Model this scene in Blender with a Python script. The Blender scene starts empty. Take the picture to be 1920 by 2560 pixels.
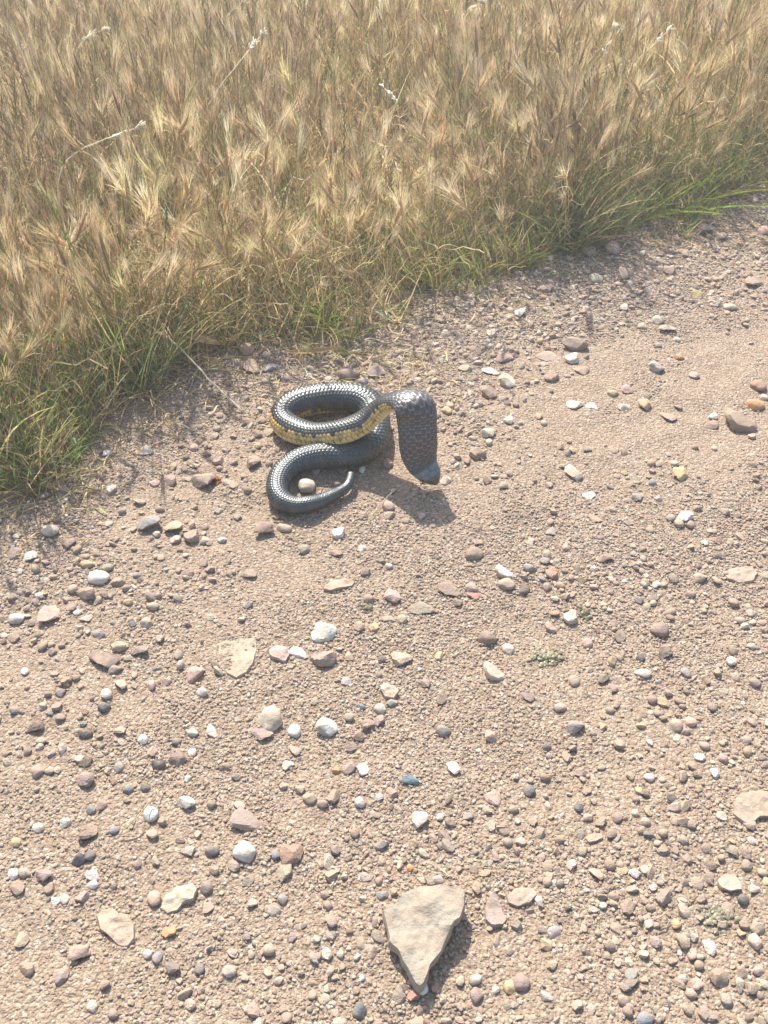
import bpy, bmesh, math, random
import numpy as np
from mathutils import Vector, Matrix, Euler

# ------------------------------------------------------------------ camera, light, exposure
SC = bpy.context.scene
COL = SC.collection
CAM_H = 1.0
PITCH = math.radians(42.0)
FPX = 2500.0
cd = bpy.data.cameras.new('camera')
cam = bpy.data.objects.new('camera', cd); COL.objects.link(cam)
cam.location = (0, 0, CAM_H)
cam.rotation_euler = (math.pi / 2 - PITCH, 0, 0)
cd.sensor_fit = 'HORIZONTAL'; cd.sensor_width = 36.0; cd.lens = 36.0 * FPX / 1920.0
cd.clip_start = 0.02; cd.clip_end = 500.0
SC.camera = cam

SUN_EL, SUN_AZ = math.radians(49.0), math.radians(-17.0)      # azimuth from +Y, negative = left
world = bpy.data.worlds.new("World"); SC.world = world; world.use_nodes = True
wn = world.node_tree.nodes; wl = world.node_tree.links
sky = wn.new('ShaderNodeTexSky'); sky.sky_type = 'NISHITA'; sky.sun_disc = False
sky.sun_elevation = SUN_EL; sky.sun_rotation = SUN_AZ
sky.air_density = 1.0; sky.dust_density = 2.0
bg = wn['Background']; bg.inputs['Strength'].default_value = 0.15
wl.new(sky.outputs['Color'], bg.inputs['Color'])
sd = bpy.data.lights.new('sun', 'SUN'); sd.energy = 4.6; sd.angle = math.radians(0.55); sd.color = (1.0, 0.955, 0.89)
sun = bpy.data.objects.new('sun', sd); COL.objects.link(sun)
sv = Vector((math.sin(SUN_AZ) * math.cos(SUN_EL), math.cos(SUN_AZ) * math.cos(SUN_EL), math.sin(SUN_EL)))
sun.rotation_euler = (-sv).to_track_quat('-Z', 'Y').to_euler(); sun.location = sv * 8
SC.view_settings.view_transform = 'Standard'; SC.view_settings.look = 'None'
SC.view_settings.exposure = 0.98; SC.view_settings.gamma = 1.0; SC.view_settings.use_curve_mapping = False
SC.render.engine = 'CYCLES'
SC.cycles.max_bounces = 8; SC.cycles.diffuse_bounces = 4; SC.cycles.transmission_bounces = 4
SC.cycles.use_denoising = True

rng = np.random.default_rng(7)
random.seed(7)

# ------------------------------------------------------------------ helpers
def px2w(px, py, z=0.0):
    """a pixel of the photograph (1920 x 2560) -> the point it sees at height z"""
    u, v = (px - 960.0) / FPX, (1280.0 - py) / FPX
    d = np.array([u, math.cos(PITCH) + v * math.sin(PITCH), -math.sin(PITCH) + v * math.cos(PITCH)])
    t = (z - CAM_H) / d[2]
    return np.array([0, 0, CAM_H]) + d * t
def w2px(p):
    x, y, z = p[0], p[1], p[2] - CAM_H
    dep = y * math.cos(PITCH) - z * math.sin(PITCH)
    up = y * math.sin(PITCH) + z * math.cos(PITCH)
    return 960 + FPX * x / dep, 1280 - FPX * up / dep
def ppm(px, py, z=0.0):
    p = px2w(px, py, z)
    return FPX / (p[1] * math.cos(PITCH) - (p[2] - CAM_H) * math.sin(PITCH))
def dep_angle(py):
    return PITCH - math.atan((1280.0 - py) / FPX)

def vnoise(P, seed=0):
    P = np.asarray(P, float); F = np.floor(P).astype(np.int64); f = P - F; f = f * f * (3 - 2 * f)
    def h(i, j, k):
        n = (i * 374761393 + j * 668265263 + k * 2147483647 + seed * 974634777) & 0xFFFFFFFF
        n = ((n ^ (n >> 13)) * 1274126177) & 0xFFFFFFFF
        n = ((n ^ (n >> 16)) * 2246822519) & 0xFFFFFFFF
        return ((n ^ (n >> 15)) & 0xFFFF) / 65535.0
    x, y, z = F[:, 0], F[:, 1], F[:, 2]
    r = 0
    for a in (0, 1):
        for b in (0, 1):
            for c in (0, 1):
                w = (f[:, 0] if a else 1 - f[:, 0]) * (f[:, 1] if b else 1 - f[:, 1]) * (f[:, 2] if c else 1 - f[:, 2])
                r = r + w * h(x + a, y + b, z + c)
    return r
def n2(x, y, s, seed=0):
    x = np.atleast_1d(np.asarray(x, float)); y = np.atleast_1d(np.asarray(y, float))
    return vnoise(np.stack([x * s, y * s, np.full_like(x, seed * 3.7)], 1), seed) - 0.5

def edge_px():
    return [(-700, 1500), (-300, 1330), (0, 1205), (150, 1140), (330, 1030), (450, 950), (560, 870), (700, 850), (900, 800), (1050, 755),
            (1250, 715), (1400, 650), (1560, 562), (1700, 528), (1850, 488), (1920, 462), (2200, 380), (2700, 300)]
EDGE = np.array([px2w(a, b)[:2] for a, b in edge_px()])
EX, EY = EDGE[:, 0], EDGE[:, 1]
def edge_y(x):
    return np.interp(x, EX, EY)
def behind(x, y):
    """metres behind the ragged edge of the grass (positive = in the grass)"""
    return (np.asarray(y) - edge_y(x)) * 0.86
def gh(x, y):
    """height of the ground"""
    x = np.atleast_1d(np.asarray(x, float)); y = np.atleast_1d(np.asarray(y, float))
    h = 0.016 * n2(x, y, 2.2, 1) + 0.010 * n2(x, y, 6.0, 2) + 0.006 * n2(x, y, 17.0, 3) + 0.0035 * n2(x, y, 45.0, 4)
    b = np.clip(behind(x, y) / 0.25 + 0.3, 0, 1)
    return h + 0.018 * b + 0.012 * b * n2(x, y, 9.0, 5)
def gz(x, y):
    return float(gh(x, y)[0])

def tag(o, label=None, cat=None, group=None, kind=None):
    if label: o['label'] = label
    if cat: o['category'] = cat
    if group: o['group'] = group
    if kind: o['kind'] = kind
    return o
def add(name, me, parent=None):
    o = bpy.data.objects.new(name, me); COL.objects.link(o)
    if parent is not None: o.parent = parent
    return o
def mesh_np(name, V, F, mat=None, smooth=True):
    """V (n,3), F (m,k) arrays with constant k, or list of lists"""
    me = bpy.data.meshes.new(name)
    V = np.asarray(V, np.float32)
    if isinstance(F, np.ndarray):
        m, k = F.shape
        me.vertices.add(len(V)); me.vertices.foreach_set('co', V.ravel())
        me.loops.add(m * k); me.loops.foreach_set('vertex_index', F.astype(np.int32).ravel())
        me.polygons.add(m); me.polygons.foreach_set('loop_start', np.arange(0, m * k, k, dtype=np.int32))
        me.update(calc_edges=True); me.validate()
    else:
        me.from_pydata(V.tolist(), [], F); me.update()
    me.polygons.foreach_set('use_smooth', np.full(len(me.polygons), smooth))
    if mat: me.materials.append(mat)
    return me
def vattr(me, name, arr):
    arr = np.asarray(arr, np.float32)
    if arr.ndim == 1:
        a = me.attributes.new(name, 'FLOAT', 'POINT'); a.data.foreach_set('value', arr)
    else:
        a = me.attributes.new(name, 'FLOAT_COLOR', 'POINT')
        a.data.foreach_set('color', np.concatenate([arr, np.ones((len(arr), 1), np.float32)], 1).ravel())

class NT:
    """short-hand for building a material"""
    def __init__(s, name):
        s.m = bpy.data.materials.new(name); s.m.use_nodes = True
        s.t = s.m.node_tree; s.n = s.t.nodes; s.l = s.t.links
        s.b = s.n['Principled BSDF']; s.out = s.n['Material Output']
    def node(s, t, **kw):
        n = s.n.new(t)
        for k, v in kw.items(): setattr(n, k, v)
        return n
    def link(s, a, b): s.l.new(a, b)
    def noise(s, scale, detail=4, rough=0.6, vec=None):
        n = s.node('ShaderNodeTexNoise'); n.inputs['Scale'].default_value = scale
        n.inputs['Detail'].default_value = detail; n.inputs['Roughness'].default_value = rough
        if vec is not None: s.link(vec, n.inputs['Vector'])
        return n
    def ramp(s, fac, stops):
        r = s.node('ShaderNodeValToRGB'); e = r.color_ramp.elements
        while len(e) < len(stops): e.new(0.5)
        for q, (p, c) in zip(e, stops):
            q.position = p; q.color = (*c, 1) if len(c) == 3 else c
        s.link(fac, r.inputs['Fac']); return r
    def mix(s, fac, a, b, mode='MIX'):
        m = s.node('ShaderNodeMix', data_type='RGBA', blend_type=mode)
        for v, i in ((fac, 0), (a, 6), (b, 7)):
            if hasattr(v, 'links'): s.link(v, m.inputs[i])
            else: m.inputs[i].default_value = v if i == 0 else (*v, 1)
        return m.outputs[2]
    def math(s, op, a, b=0.0):
        m = s.node('ShaderNodeMath', operation=op)
        for i, v in enumerate((a, b)):
            if hasattr(v, 'links'): s.link(v, m.inputs[i])
            else: m.inputs[i].default_value = v
        return m.outputs[0]
    def bump(s, h, dist, strength=1.0, normal=None):
        b = s.node('ShaderNodeBump'); b.inputs['Distance'].default_value = dist; b.inputs['Strength'].default_value = strength
        s.link(h, b.inputs['Height'])
        if normal is not None: s.link(normal, b.inputs['Normal'])
        return b.outputs['Normal']
    def done(s, color, rough=0.9, normal=None, spec=0.3):
        if hasattr(color, 'links'): s.link(color, s.b.inputs['Base Color'])
        else: s.b.inputs['Base Color'].default_value = (*color, 1)
        s.b.inputs['Roughness'].default_value = rough
        s.b.inputs['Specular IOR Level'].default_value = spec
        if normal is not None: s.link(normal, s.b.inputs['Normal'])
        return s.m

# ------------------------------------------------------------------ materials
def mat_ground():
    t = NT('dirt'); pos = t.node('ShaderNodeNewGeometry').outputs['Position']
    big = t.noise(3.0, 5, 0.6, pos); mid = t.noise(28.0, 4, 0.65, pos)
    base = t.ramp(big.outputs['Fac'], [(0.3, (0.235, 0.175, 0.118)), (0.5, (0.28, 0.205, 0.14)), (0.7, (0.295, 0.212, 0.148))]).outputs['Color']
    base = t.mix(0.55, base, t.ramp(mid.outputs['Fac'], [(0.3, (0.18, 0.13, 0.088)), (0.55, (0.275, 0.205, 0.14)), (0.75, (0.35, 0.265, 0.185))]).outputs['Color'])
    v1 = t.node('ShaderNodeTexVoronoi'); v1.inputs['Scale'].default_value = 420.0; t.link(pos, v1.inputs['Vector'])
    sep = t.node('ShaderNodeSeparateColor'); t.link(v1.outputs['Color'], sep.inputs['Color'])
    grain = t.ramp(sep.outputs['Red'], [(0.0, (0.14, 0.095, 0.07)), (0.35, (0.26, 0.19, 0.13)), (0.7, (0.33, 0.245, 0.175)), (0.92, (0.46, 0.38, 0.29)), (1.0, (0.62, 0.54, 0.45))])
    base = t.mix(0.5, base, grain.outputs['Color'])
    # the soil under the grass is browner with humus and straw
    a = t.node('ShaderNodeAttribute', attribute_name='soil')
    soil = t.ramp(mid.outputs['Fac'], [(0.3, (0.16, 0.11, 0.07)), (0.7, (0.30, 0.22, 0.13))]).outputs['Color']
    base = t.mix(a.outputs['Fac'], base, soil)
    v2 = t.node('ShaderNodeTexVoronoi'); v2.inputs['Scale'].default_value = 210.0; t.link(pos, v2.inputs['Vector'])
    n1 = t.bump(mid.outputs['Fac'], 0.006)
    n2_ = t.bump(t.math('SUBTRACT', 1.0, v2.outputs['Distance']), 0.0022, 1.0, n1)
    n3 = t.bump(t.math('SUBTRACT', 1.0, v1.outputs['Distance']), 0.0013, 1.0, n2_)
    return t.done(base, 0.92, n3, 0.2)
def stone_like(name, colour_socket_maker, speck=0.5, rough=0.72):
    t = NT(name); pos = t.node('ShaderNodeNewGeometry').outputs['Position']
    c = colour_socket_maker(t)
    n1 = t.noise(160.0, 5, 0.7, pos); n2_ = t.noise(700.0, 3, 0.6, pos); n3 = t.noise(55.0, 3, 0.5, pos)
    f = t.ramp(n1.outputs['Fac'], [(0.3, (0.72, 0.70, 0.68)), (0.5, (1.0, 1.0, 1.0)), (0.72, (1.18, 1.16, 1.12))]).outputs['Color']
    c2 = t.mix(speck, c, t.mix(1.0, c, f, 'MULTIPLY'))
    sp = t.ramp(n2_.outputs['Fac'], [(0.32, (0.55, 0.52, 0.5)), (0.45, (1, 1, 1))]).outputs['Color']
    c2 = t.mix(0.5, c2, t.mix(1.0, c2, sp, 'MULTIPLY'))
    dust = t.ramp(n3.outputs['Fac'], [(0.36, (0, 0, 0)), (0.62, (0.72, 0.72, 0.72))]).outputs['Color']
    c2 = t.mix(dust, c2, (0.34, 0.255, 0.18))
    nb = t.bump(n1.outputs['Fac'], 0.0022); nb = t.bump(n2_.outputs['Fac'], 0.0006, 1.0, nb)
    return t.done(c2, rough, nb, 0.35)
def oi_color(t): return t.node('ShaderNodeObjectInfo').outputs['Color']
def inst_color(t): return t.node('ShaderNodeAttribute', attribute_name='col', attribute_type='INSTANCER').outputs['Color']
M_GROUND = mat_ground()
M_STONE = stone_like('stone', oi_color)
M_GLOSSY = stone_like('polished_stone', oi_color, 0.35, 0.32)
M_GRAVEL = stone_like('gravel', inst_color, 0.4, 0.75)

def mat_leafy(name, colour, trans=0.5, rough=0.42):
    t = NT(name)
    c = colour(t)
    pos = t.node('ShaderNodeNewGeometry').outputs['Position']
    nz = t.noise(60.0, 3, 0.6, pos)
    f = t.ramp(nz.outputs['Fac'], [(0.3, (0.75, 0.73, 0.7)), (0.7, (1.15, 1.12, 1.05))]).outputs['Color']
    c = t.mix(1.0, c, f, 'MULTIPLY')
    t.done(c, rough, None, 0.6)
    tr = t.node('ShaderNodeBsdfTranslucent'); t.link(c, tr.inputs['Color'])
    mx = t.node('ShaderNodeMixShader'); mx.inputs[0].default_value = trans
    t.link(t.b.outputs[0], mx.inputs[1]); t.link(tr.outputs[0], mx.inputs[2]); t.link(mx.outputs[0], t.out.inputs['Surface'])
    return t.m
def grass_inst(t):
    a = inst_color(t); tone = t.node('ShaderNodeAttribute', attribute_name='tone')
    return t.mix(1.0, a, tone.outputs['Color'], 'MULTIPLY')
def grass_obj(t):
    a = oi_color(t); tone = t.node('ShaderNodeAttribute', attribute_name='tone')
    return t.mix(1.0, a, tone.outputs['Color'], 'MULTIPLY')
M_GRASS = mat_leafy('dry_grass', grass_inst)
M_PLANT = mat_leafy('grass_plant', grass_obj)

# ------------------------------------------------------------------ ground: one sheet out to the horizon
def axis(lo, hi, fine, a, b):
    """grid coordinates: fine steps in [lo, hi], growing out to a and b"""
    c = list(np.arange(lo, hi, fine)); s = fine
    left, x = [], lo
    while x > a:
        s *= 1.25; x -= s; left.append(x)
    s = fine; right, x = [], c[-1]
    while x < b:
        s *= 1.25; x += s; right.append(x)
    return np.array(left[::-1] + c + right)
gx = axis(-1.15, 1.45, 0.009, -220, 220); gy = axis(0.25, 2.7, 0.009, -120, 320)
X, Y = np.meshgrid(gx, gy); nx, ny = len(gx), len(gy)
fx, fy = X.ravel(), Y.ravel()
damp = np.clip(1.5 - np.hypot(fx, fy) / 12.0, 0, 1)
FZ = gh(fx, fy) * damp
gi = np.arange(nx * ny).reshape(ny, nx)
GF = np.stack([gi[:-1, :-1].ravel(), gi[:-1, 1:].ravel(), gi[1:, 1:].ravel(), gi[1:, :-1].ravel()], 1)
gm = mesh_np('ground', np.stack([fx, fy, FZ], 1), GF, M_GROUND)
vattr(gm, 'soil', np.clip(behind(fx, fy) / 0.16 + 0.75 + 1.5 * n2(fx, fy, 14, 9), 0, 1) * 0.9)
tag(add('ground', gm), 'pinkish brown dirt road surface with a grassy verge', kind='structure')

hz = bpy.data.materials.new('glare_veil'); hz.use_nodes = True  # added volume that imitates veiling lens glare; the air itself is clear
hz.node_tree.nodes.remove(hz.node_tree.nodes['Principled BSDF'])
pv = hz.node_tree.nodes.new('ShaderNodeVolumePrincipled'); pv.inputs['Density'].default_value = 0.027
pv.inputs['Color'].default_value = (1.0, .97, .92, 1); pv.inputs['Anisotropy'].default_value = 0.3
hz.node_tree.links.new(pv.outputs[0], hz.node_tree.nodes['Material Output'].inputs['Volume'])
bm = bmesh.new(); bmesh.ops.create_cube(bm, size=1.0); hm = bpy.data.meshes.new('glare_veil'); bm.to_mesh(hm); bm.free(); hm.materials.append(hz)
ho = add('glare_veil', hm); ho.scale = (700, 700, 2.4); ho.location = (0, 100, 0.1); tag(ho, 'added thin veil volume imitating lens glare over the road and grass', kind='stuff')

# ------------------------------------------------------------------ stones
def ico(sub):
    bm = bmesh.new(); bmesh.ops.create_icosphere(bm, subdivisions=sub, radius=1.0)
    V = np.array([v.co[:] for v in bm.verts]); F = np.array([[v.index for v in f.verts] for f in bm.faces]); bm.free()
    return V / np.linalg.norm(V, axis=1)[:, None], F
ICO = {s: ico(s) for s in (1, 2, 3, 4)}
def stone_mesh(name, seed, style, sub, mat):
    r_ = np.random.default_rng(seed); D, F = ICO[sub]
    if style == 'round':
        r = 1 + 0.34 * (vnoise(D * 1.1 + seed * 5, seed) - 0.5) + 0.16 * (vnoise(D * 2.3 + seed, seed + 3) - 0.5)
        k = 5; lo, hi = 0.72, 1.0; sharp = 14
    else:
        r = np.full(len(D), 1.35); k = 11; lo, hi = 0.5, 0.95; sharp = 42
    N = r_.normal(size=(k, 3)); N /= np.linalg.norm(N, axis=1)[:, None]
    O = r_.uniform(lo, hi, k)
    q = D @ N.T; cand = np.where(q > 0.05, O / np.maximum(q, 0.05), 9.0)
    cand = np.concatenate([cand, r[:, None]], 1)
    r = -np.log(np.exp(-sharp * np.minimum(cand, 3)).sum(1)) / sharp
    r = r + 0.09 * (vnoise(D * 3.1 + seed, seed + 7) - 0.5) + (0.10 if style != 'round' else 0.03) * (vnoise(D * 8 + seed, seed + 11) - 0.5)
    V = D * r[:, None]
    V -= (V.max(0) + V.min(0)) / 2; V /= (V.max(0) - V.min(0)) / 2
    me = mesh_np(name, V, F, mat)
    if style != 'round': me.set_sharp_from_angle(angle=math.radians(32))
    return me
VAR = {}
for st, nvar in (('round', 9), ('ang', 14), ('flat', 8)):
    VAR[st] = [stone_mesh(f'stone_{st}', 100 + 17 * i + len(st), st if st != 'flat' else 'ang', 3, M_STONE) for i in range(nvar)]
GLOSS = [stone_mesh('stone_polished', 900 + i, 'round', 3, M_GLOSSY) for i in range(4)]
PAL = dict(brown=(.29, .205, .15), dkbrown=(.18, .125, .10), mauve=(.30, .215, .185), tan=(.44, .33, .235), cream=(.62, .53, .41), white=(.74, .68, .58),
           pink=(.50, .33, .27), orange=(.55, .27, .12), grey=(.27, .255, .24), dkgrey=(.11, .11, .115), blue=(.20, .225, .235), olive=(.30, .275, .20),
           mint=(.60, .62, .53), gold=(.60, .42, .21), red=(.43, .18, .13), black=(.045, .045, .05), teal=(.09, .17, .19), rust=(.34, .18, .125))
WORD = dict(brown='dusty brown', dkbrown='dark brown', mauve='mauve brown', tan='tan', cream='cream', white='white', pink='pinkish', orange='orange',
            grey='grey', dkgrey='dark grey', blue='blue grey', olive='olive grey', mint='pale mint', gold='golden', red='brick red', black='black', teal='teal blue', rust='rusty brown')

# landmarks that labels can refer to: (photo x, photo y, phrase)
LM = [(1030, 2350, 'big triangular greenish rock'), (590, 1635, 'flat cream slab sunk in the road'), (812, 1574, 'large bright white stone'),
      (1085, 1200, "snake's head"), (880, 1190, "snake's tail tip"), (700, 1230, "snake's tail curve"), (830, 950, "snake's back coil"), (1080, 1040, "snake's hood"),
      (700, 1070, "snake's front coil"), (673, 1789, 'speckled cream boulder'), (1236, 1674, 'bright cream stone bedded in the dirt'), (1713, 1295, 'blocky white stone'),
      (1849, 1055, 'big brown rock at the road edge'), (127, 1541, 'knobbly tan pink stone'), (249, 1451, 'pinkish white quartz'), (1026, 1949, 'teal shard'),
      (610, 2129, 'orange stained white stone'), (376, 2034, 'pale bluish drop shaped stone'), (285, 2312, 'cracked yellow pink slab'), (448, 2239, 'half buried cream slab'),
      (1660, 1628, 'blocky dark brown stone'), (1654, 2250, 'upright brown block'), (1882, 2015, 'cream slab at the picture edge'), (1370, 1640, 'pale lichen crust'),
      (613, 2046, 'wide mauve brown slab'), (727, 2136, 'rough rusty lump'), (1436, 865, 'long brown slab'), (1266, 956, 'cream quartz lump'), (1531, 626, 'upright pinkish stone'),
      (376, 1316, 'grey porous stone'), (145, 1215, 'long brown stone under the grass'), (618, 879, 'rusty stone under the grass'), (815, 1814, 'pale mint boulder'),
      (1261, 1429, 'jagged white quartz'), (1051, 1518, 'crusty olive stone'), (201, 2382, 'pink mauve block'), (1234, 2277, 'purple grey slab'), (1822, 2211, 'flat pink slab'),
      (1700, 1186, 'yellowish tall stone'), (1440, 1818, 'oblong grey stone'), (260, 1655, 'broad dark brown stone'), (1888, 1011, 'bright orange stone')]
GLM = [(250, 900, 'bright green tuft'), (100, 1000, 'dark green tuft'), (800, 740, 'pair of bright green blades'), (1480, 540, 'green clump by the gravel'),
       (1750, 480, 'green clump near the right edge'), (300, 340, 'drooping silver panicle'), (640, 100, 'high silver panicle'), (1640, 110, 'silver rye spike'),
       (450, 880, 'long fallen pale stem'), (1110, 318, 'orange dry leaf'), (975, 250, 'small white spike'), (720, 560, 'broad green blade'), (1300, 640, 'green fringe of the verge'),
       (870, 900, 'coiled snake')]
USED = {}
def autolabel(desc, px, py, marks, tail=''):
    L = sorted(marks, key=lambda m: math.hypot(m[0] - px, (m[1] - py) * 1.2))
    L = [m for m in L if math.hypot(m[0] - px, m[1] - py) > 14]
    def rel(m):
        dx, dy = px - m[0], py - m[1]; d = math.hypot(dx, dy); a = math.degrees(math.atan2(dy, dx))
        k = int(((a + 22.5) % 360) // 45)
        w = ['right of', 'in front and right of', 'in front of', 'in front and left of', 'left of', 'beyond and left of', 'beyond', 'beyond and right of'][k]
        pre = 'just ' if d < 75 else '' if d < 190 else 'well '
        if pre == 'well ': w = w.replace('in front', 'out in front') if 'front' in w else w; pre = 'some way ' if 'front' not in w else ''
        return f'{pre}{w} the {m[2]}'
    tries = [f'{desc} {rel(m)}' for m in L[:1]]
    tries += [f'{desc} {rel(L[0])}, {rel(m).replace("just ", "").replace("some way ", "")}' for m in L[1:5]]
    tries += [f'{desc} {rel(m)}' for m in L[1:10]]
    for s in tries:
        if s not in USED and len(s.split()) <= 16:
            USED[s] = 1; return s
    s = next(x for x in tries if len(x.split()) <= 15); k = USED[s] = USED.get(s, 1) + 1
    o = ['', '', 'second', 'third', 'fourth', 'fifth', 'sixth', 'seventh', 'eighth', 'ninth', 'tenth'][min(k, 10)]
    s2 = f'{o} {s}'
    USED[s2] = 1; return s2

# (photo x, photo y, width px, height px, colour, style, own label or None)
S = []
def st(txt, own=None):
    for row in txt.strip().split(';'):
        a = row.split()
        if len(a) >= 6: S.append((float(a[0]), float(a[1]), float(a[2]), float(a[3]), a[4], a[5], own))
# --- stones with a label of their own
st('812 1574 64 46 white wedge', 'large bright white stone lying on the gravel in the middle of the road')
st('673 1789 62 62 cream round', 'speckled cream boulder with a mauve stone tucked under its near side')
st('1236 1674 54 48 cream ang', 'bright cream stone bedded flush in the dirt, right of mid road')
st('1713 1295 40 34 white block', 'blocky white stone standing on two tan pebbles right of the snake')
st('1849 1055 68 62 brown ang', 'big brown rock at the right road edge below the orange stone')
st('1888 1011 44 30 orange round', 'bright orange stone near the right picture edge')
st('127 1541 56 48 pink ang', 'knobbly tan pink stone casting a dark shadow near the left edge')
st('249 1451 54 36 white round', 'pinkish white quartz stone near the left side of the road')
st('1026 1949 48 24 teal wedge', 'teal blue triangular shard lying on the sand')
st('610 2129 58 54 white round', 'orange stained white stone, largest white one at the lower left')
st('376 2034 38 58 mint round', 'pale bluish drop shaped stone beside a leaning straw')
st('1660 1628 40 44 dkbrown block', 'blocky dark brown stone with a flat pale top right of mid road')
st('1654 2250 38 54 mauve block', 'upright brown block stone in the lower right with a long shadow')
st('613 2046 78 54 mauve flat', 'wide mauve brown slab stone above the orange stained white stone')
st('727 2136 56 54 rust ang', 'rough rusty lump left of the big triangular rock')
st('709 2179 42 46 olive ang', 'rough grey brown clod just below the rusty lump')
st('1436 865 66 36 brown block', 'long brown slab stone lying up the road from the snake')
st('1266 956 42 46 cream ang', 'cream quartz lump with rough face right of the hood')
st('1531 626 38 46 pink block', 'upright pinkish stone at the edge of the grass')
st('376 1316 56 42 grey ang', 'grey porous stone left of the snake tail')
st('145 1215 60 36 brown flat', 'long brown stone half shaded under the grass at the left')
st('618 879 40 48 rust round', 'rusty rounded stone standing under the grass behind the snake')
st('815 1814 54 48 mint block', 'pale mint boulder right of the small mint pebble')
st('1261 1429 46 32 white ang', 'jagged white quartz stone perched on a tan oval stone')
st('1051 1518 66 30 olive flat', 'crusty olive grey stone lying flat in mid road')
st('201 2382 52 42 pink block', 'pink mauve block stone in the lower left corner area')
st('1700 1186 38 46 gold wedge', 'yellowish tall stone leaning on the gravel right of the snake')
st('1440 1818 46 34 grey block', 'oblong grey stone lying askew on bare dirt')
st('260 1655 78 42 dkbrown flat', 'broad dark brown stone with a layered edge at the left')
st('767 1218 44 48 cream round', "cream stone lying inside the curve of the snake's tail")
st('736 1820 32 38 mint round', 'small smooth pale mint pebble beside the mint boulder')
st('954 2111 36 24 blue ang', 'shiny blue grey stone beyond the big triangular rock')
st('1032 2492 34 28 red ang', 'brick red stone at the tip of the big triangular rock')
st('1055 2474 32 28 white round', 'white pebble touching the tip of the big triangular rock')
st('900 2524 34 50 dkgrey round', 'dark grey tall stone at the bottom edge below the triangular rock')
st('395 1911 36 28 black gloss', 'glossy black pebble with a bright glint, lower left')
st('216 1837 34 26 black gloss', 'smooth blue black oval pebble at the left')
# --- stones labelled by what they lie beside
st('''62 1223 42 28 mauve ang;112 1239 30 22 mauve ang;278 1229 26 24 cream ang;349 1258 32 20 tan ang;386 1213 26 16 pink round;511 1205 58 44 brown ang;575 1213 42 20 tan flat;
127 1329 42 30 cream round;79 1393 32 30 white ang;40 1387 34 30 mauve ang;170 1362 34 34 dkbrown ang;220 1416 36 24 gold ang;270 1426 30 20 olive round;297 1462 36 24 brown ang;216 1495 48 34 brown block;
42 1549 38 28 white round;436 1323 40 46 tan wedge;480 1345 38 36 brown ang;438 1354 28 22 pink ang;393 1341 20 18 cream round;555 1348 24 18 white ang;619 1431 42 22 brown flat;322 1511 22 16 gold round;
368 1559 30 32 tan ang;343 1443 20 14 blue round;332 1565 18 18 dkgrey ang;299 1617 44 32 tan wedge;351 1628 42 28 mauve ang;249 1590 30 20 grey ang;216 1553 34 18 pink flat;33 1597 30 20 brown flat;133 1636 22 30 dkbrown ang;
488 1686 42 40 pink ang;289 1680 36 24 mauve ang;663 1325 46 40 brown block;711 1319 36 22 tan round;846 1331 32 30 white block;760 1369 32 22 olive ang;839 1381 34 20 brown flat;1186 1381 46 32 brown round;
1267 1460 44 30 tan round;1122 1470 60 36 brown flat;1182 1468 38 24 pink round;1184 1487 36 18 red flat;1145 1504 24 34 brown block;980 1489 40 34 pink ang;924 1493 30 22 mauve round;972 1543 34 18 olive flat;935 1564 26 32 gold ang;
1005 1543 26 24 tan round;898 1562 28 30 brown ang;1219 1591 46 34 brown round;746 1626 52 26 white flat;806 1641 64 42 mauve block;1001 1641 54 36 tan wedge;1271 1618 28 30 white round;873 1636 22 24 tan ang;956 1643 22 20 dkgrey round;
1097 1636 24 22 gold ang;981 1749 32 22 grey ang;949 1765 32 28 cream round;1105 1742 28 40 brown block;1064 1703 26 26 brown ang;900 1761 28 16 blue round;655 1829 54 34 mauve flat;1109 1822 38 30 grey round;1228 1833 34 32 pink ang;
918 1806 34 26 brown ang;947 1795 30 28 mauve ang;897 1833 26 30 brown block;879 1862 30 22 mauve ang;906 1922 32 34 white ang;873 1916 36 32 mauve ang;1134 1916 34 36 white ang;831 1990 34 34 brown ang;773 1995 36 26 tan round;806 2007 28 20 mauve round;
1047 2047 42 44 cream wedge;871 2138 22 26 black ang;1232 1991 40 36 pink flat;750 1970 26 24 pink block;842 1922 24 20 orange ang;688 2134 24 26 blue round;956 2238 28 22 blue ang;736 1870 32 24 tan flat;720 1905 30 24 cream flat''')
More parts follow.
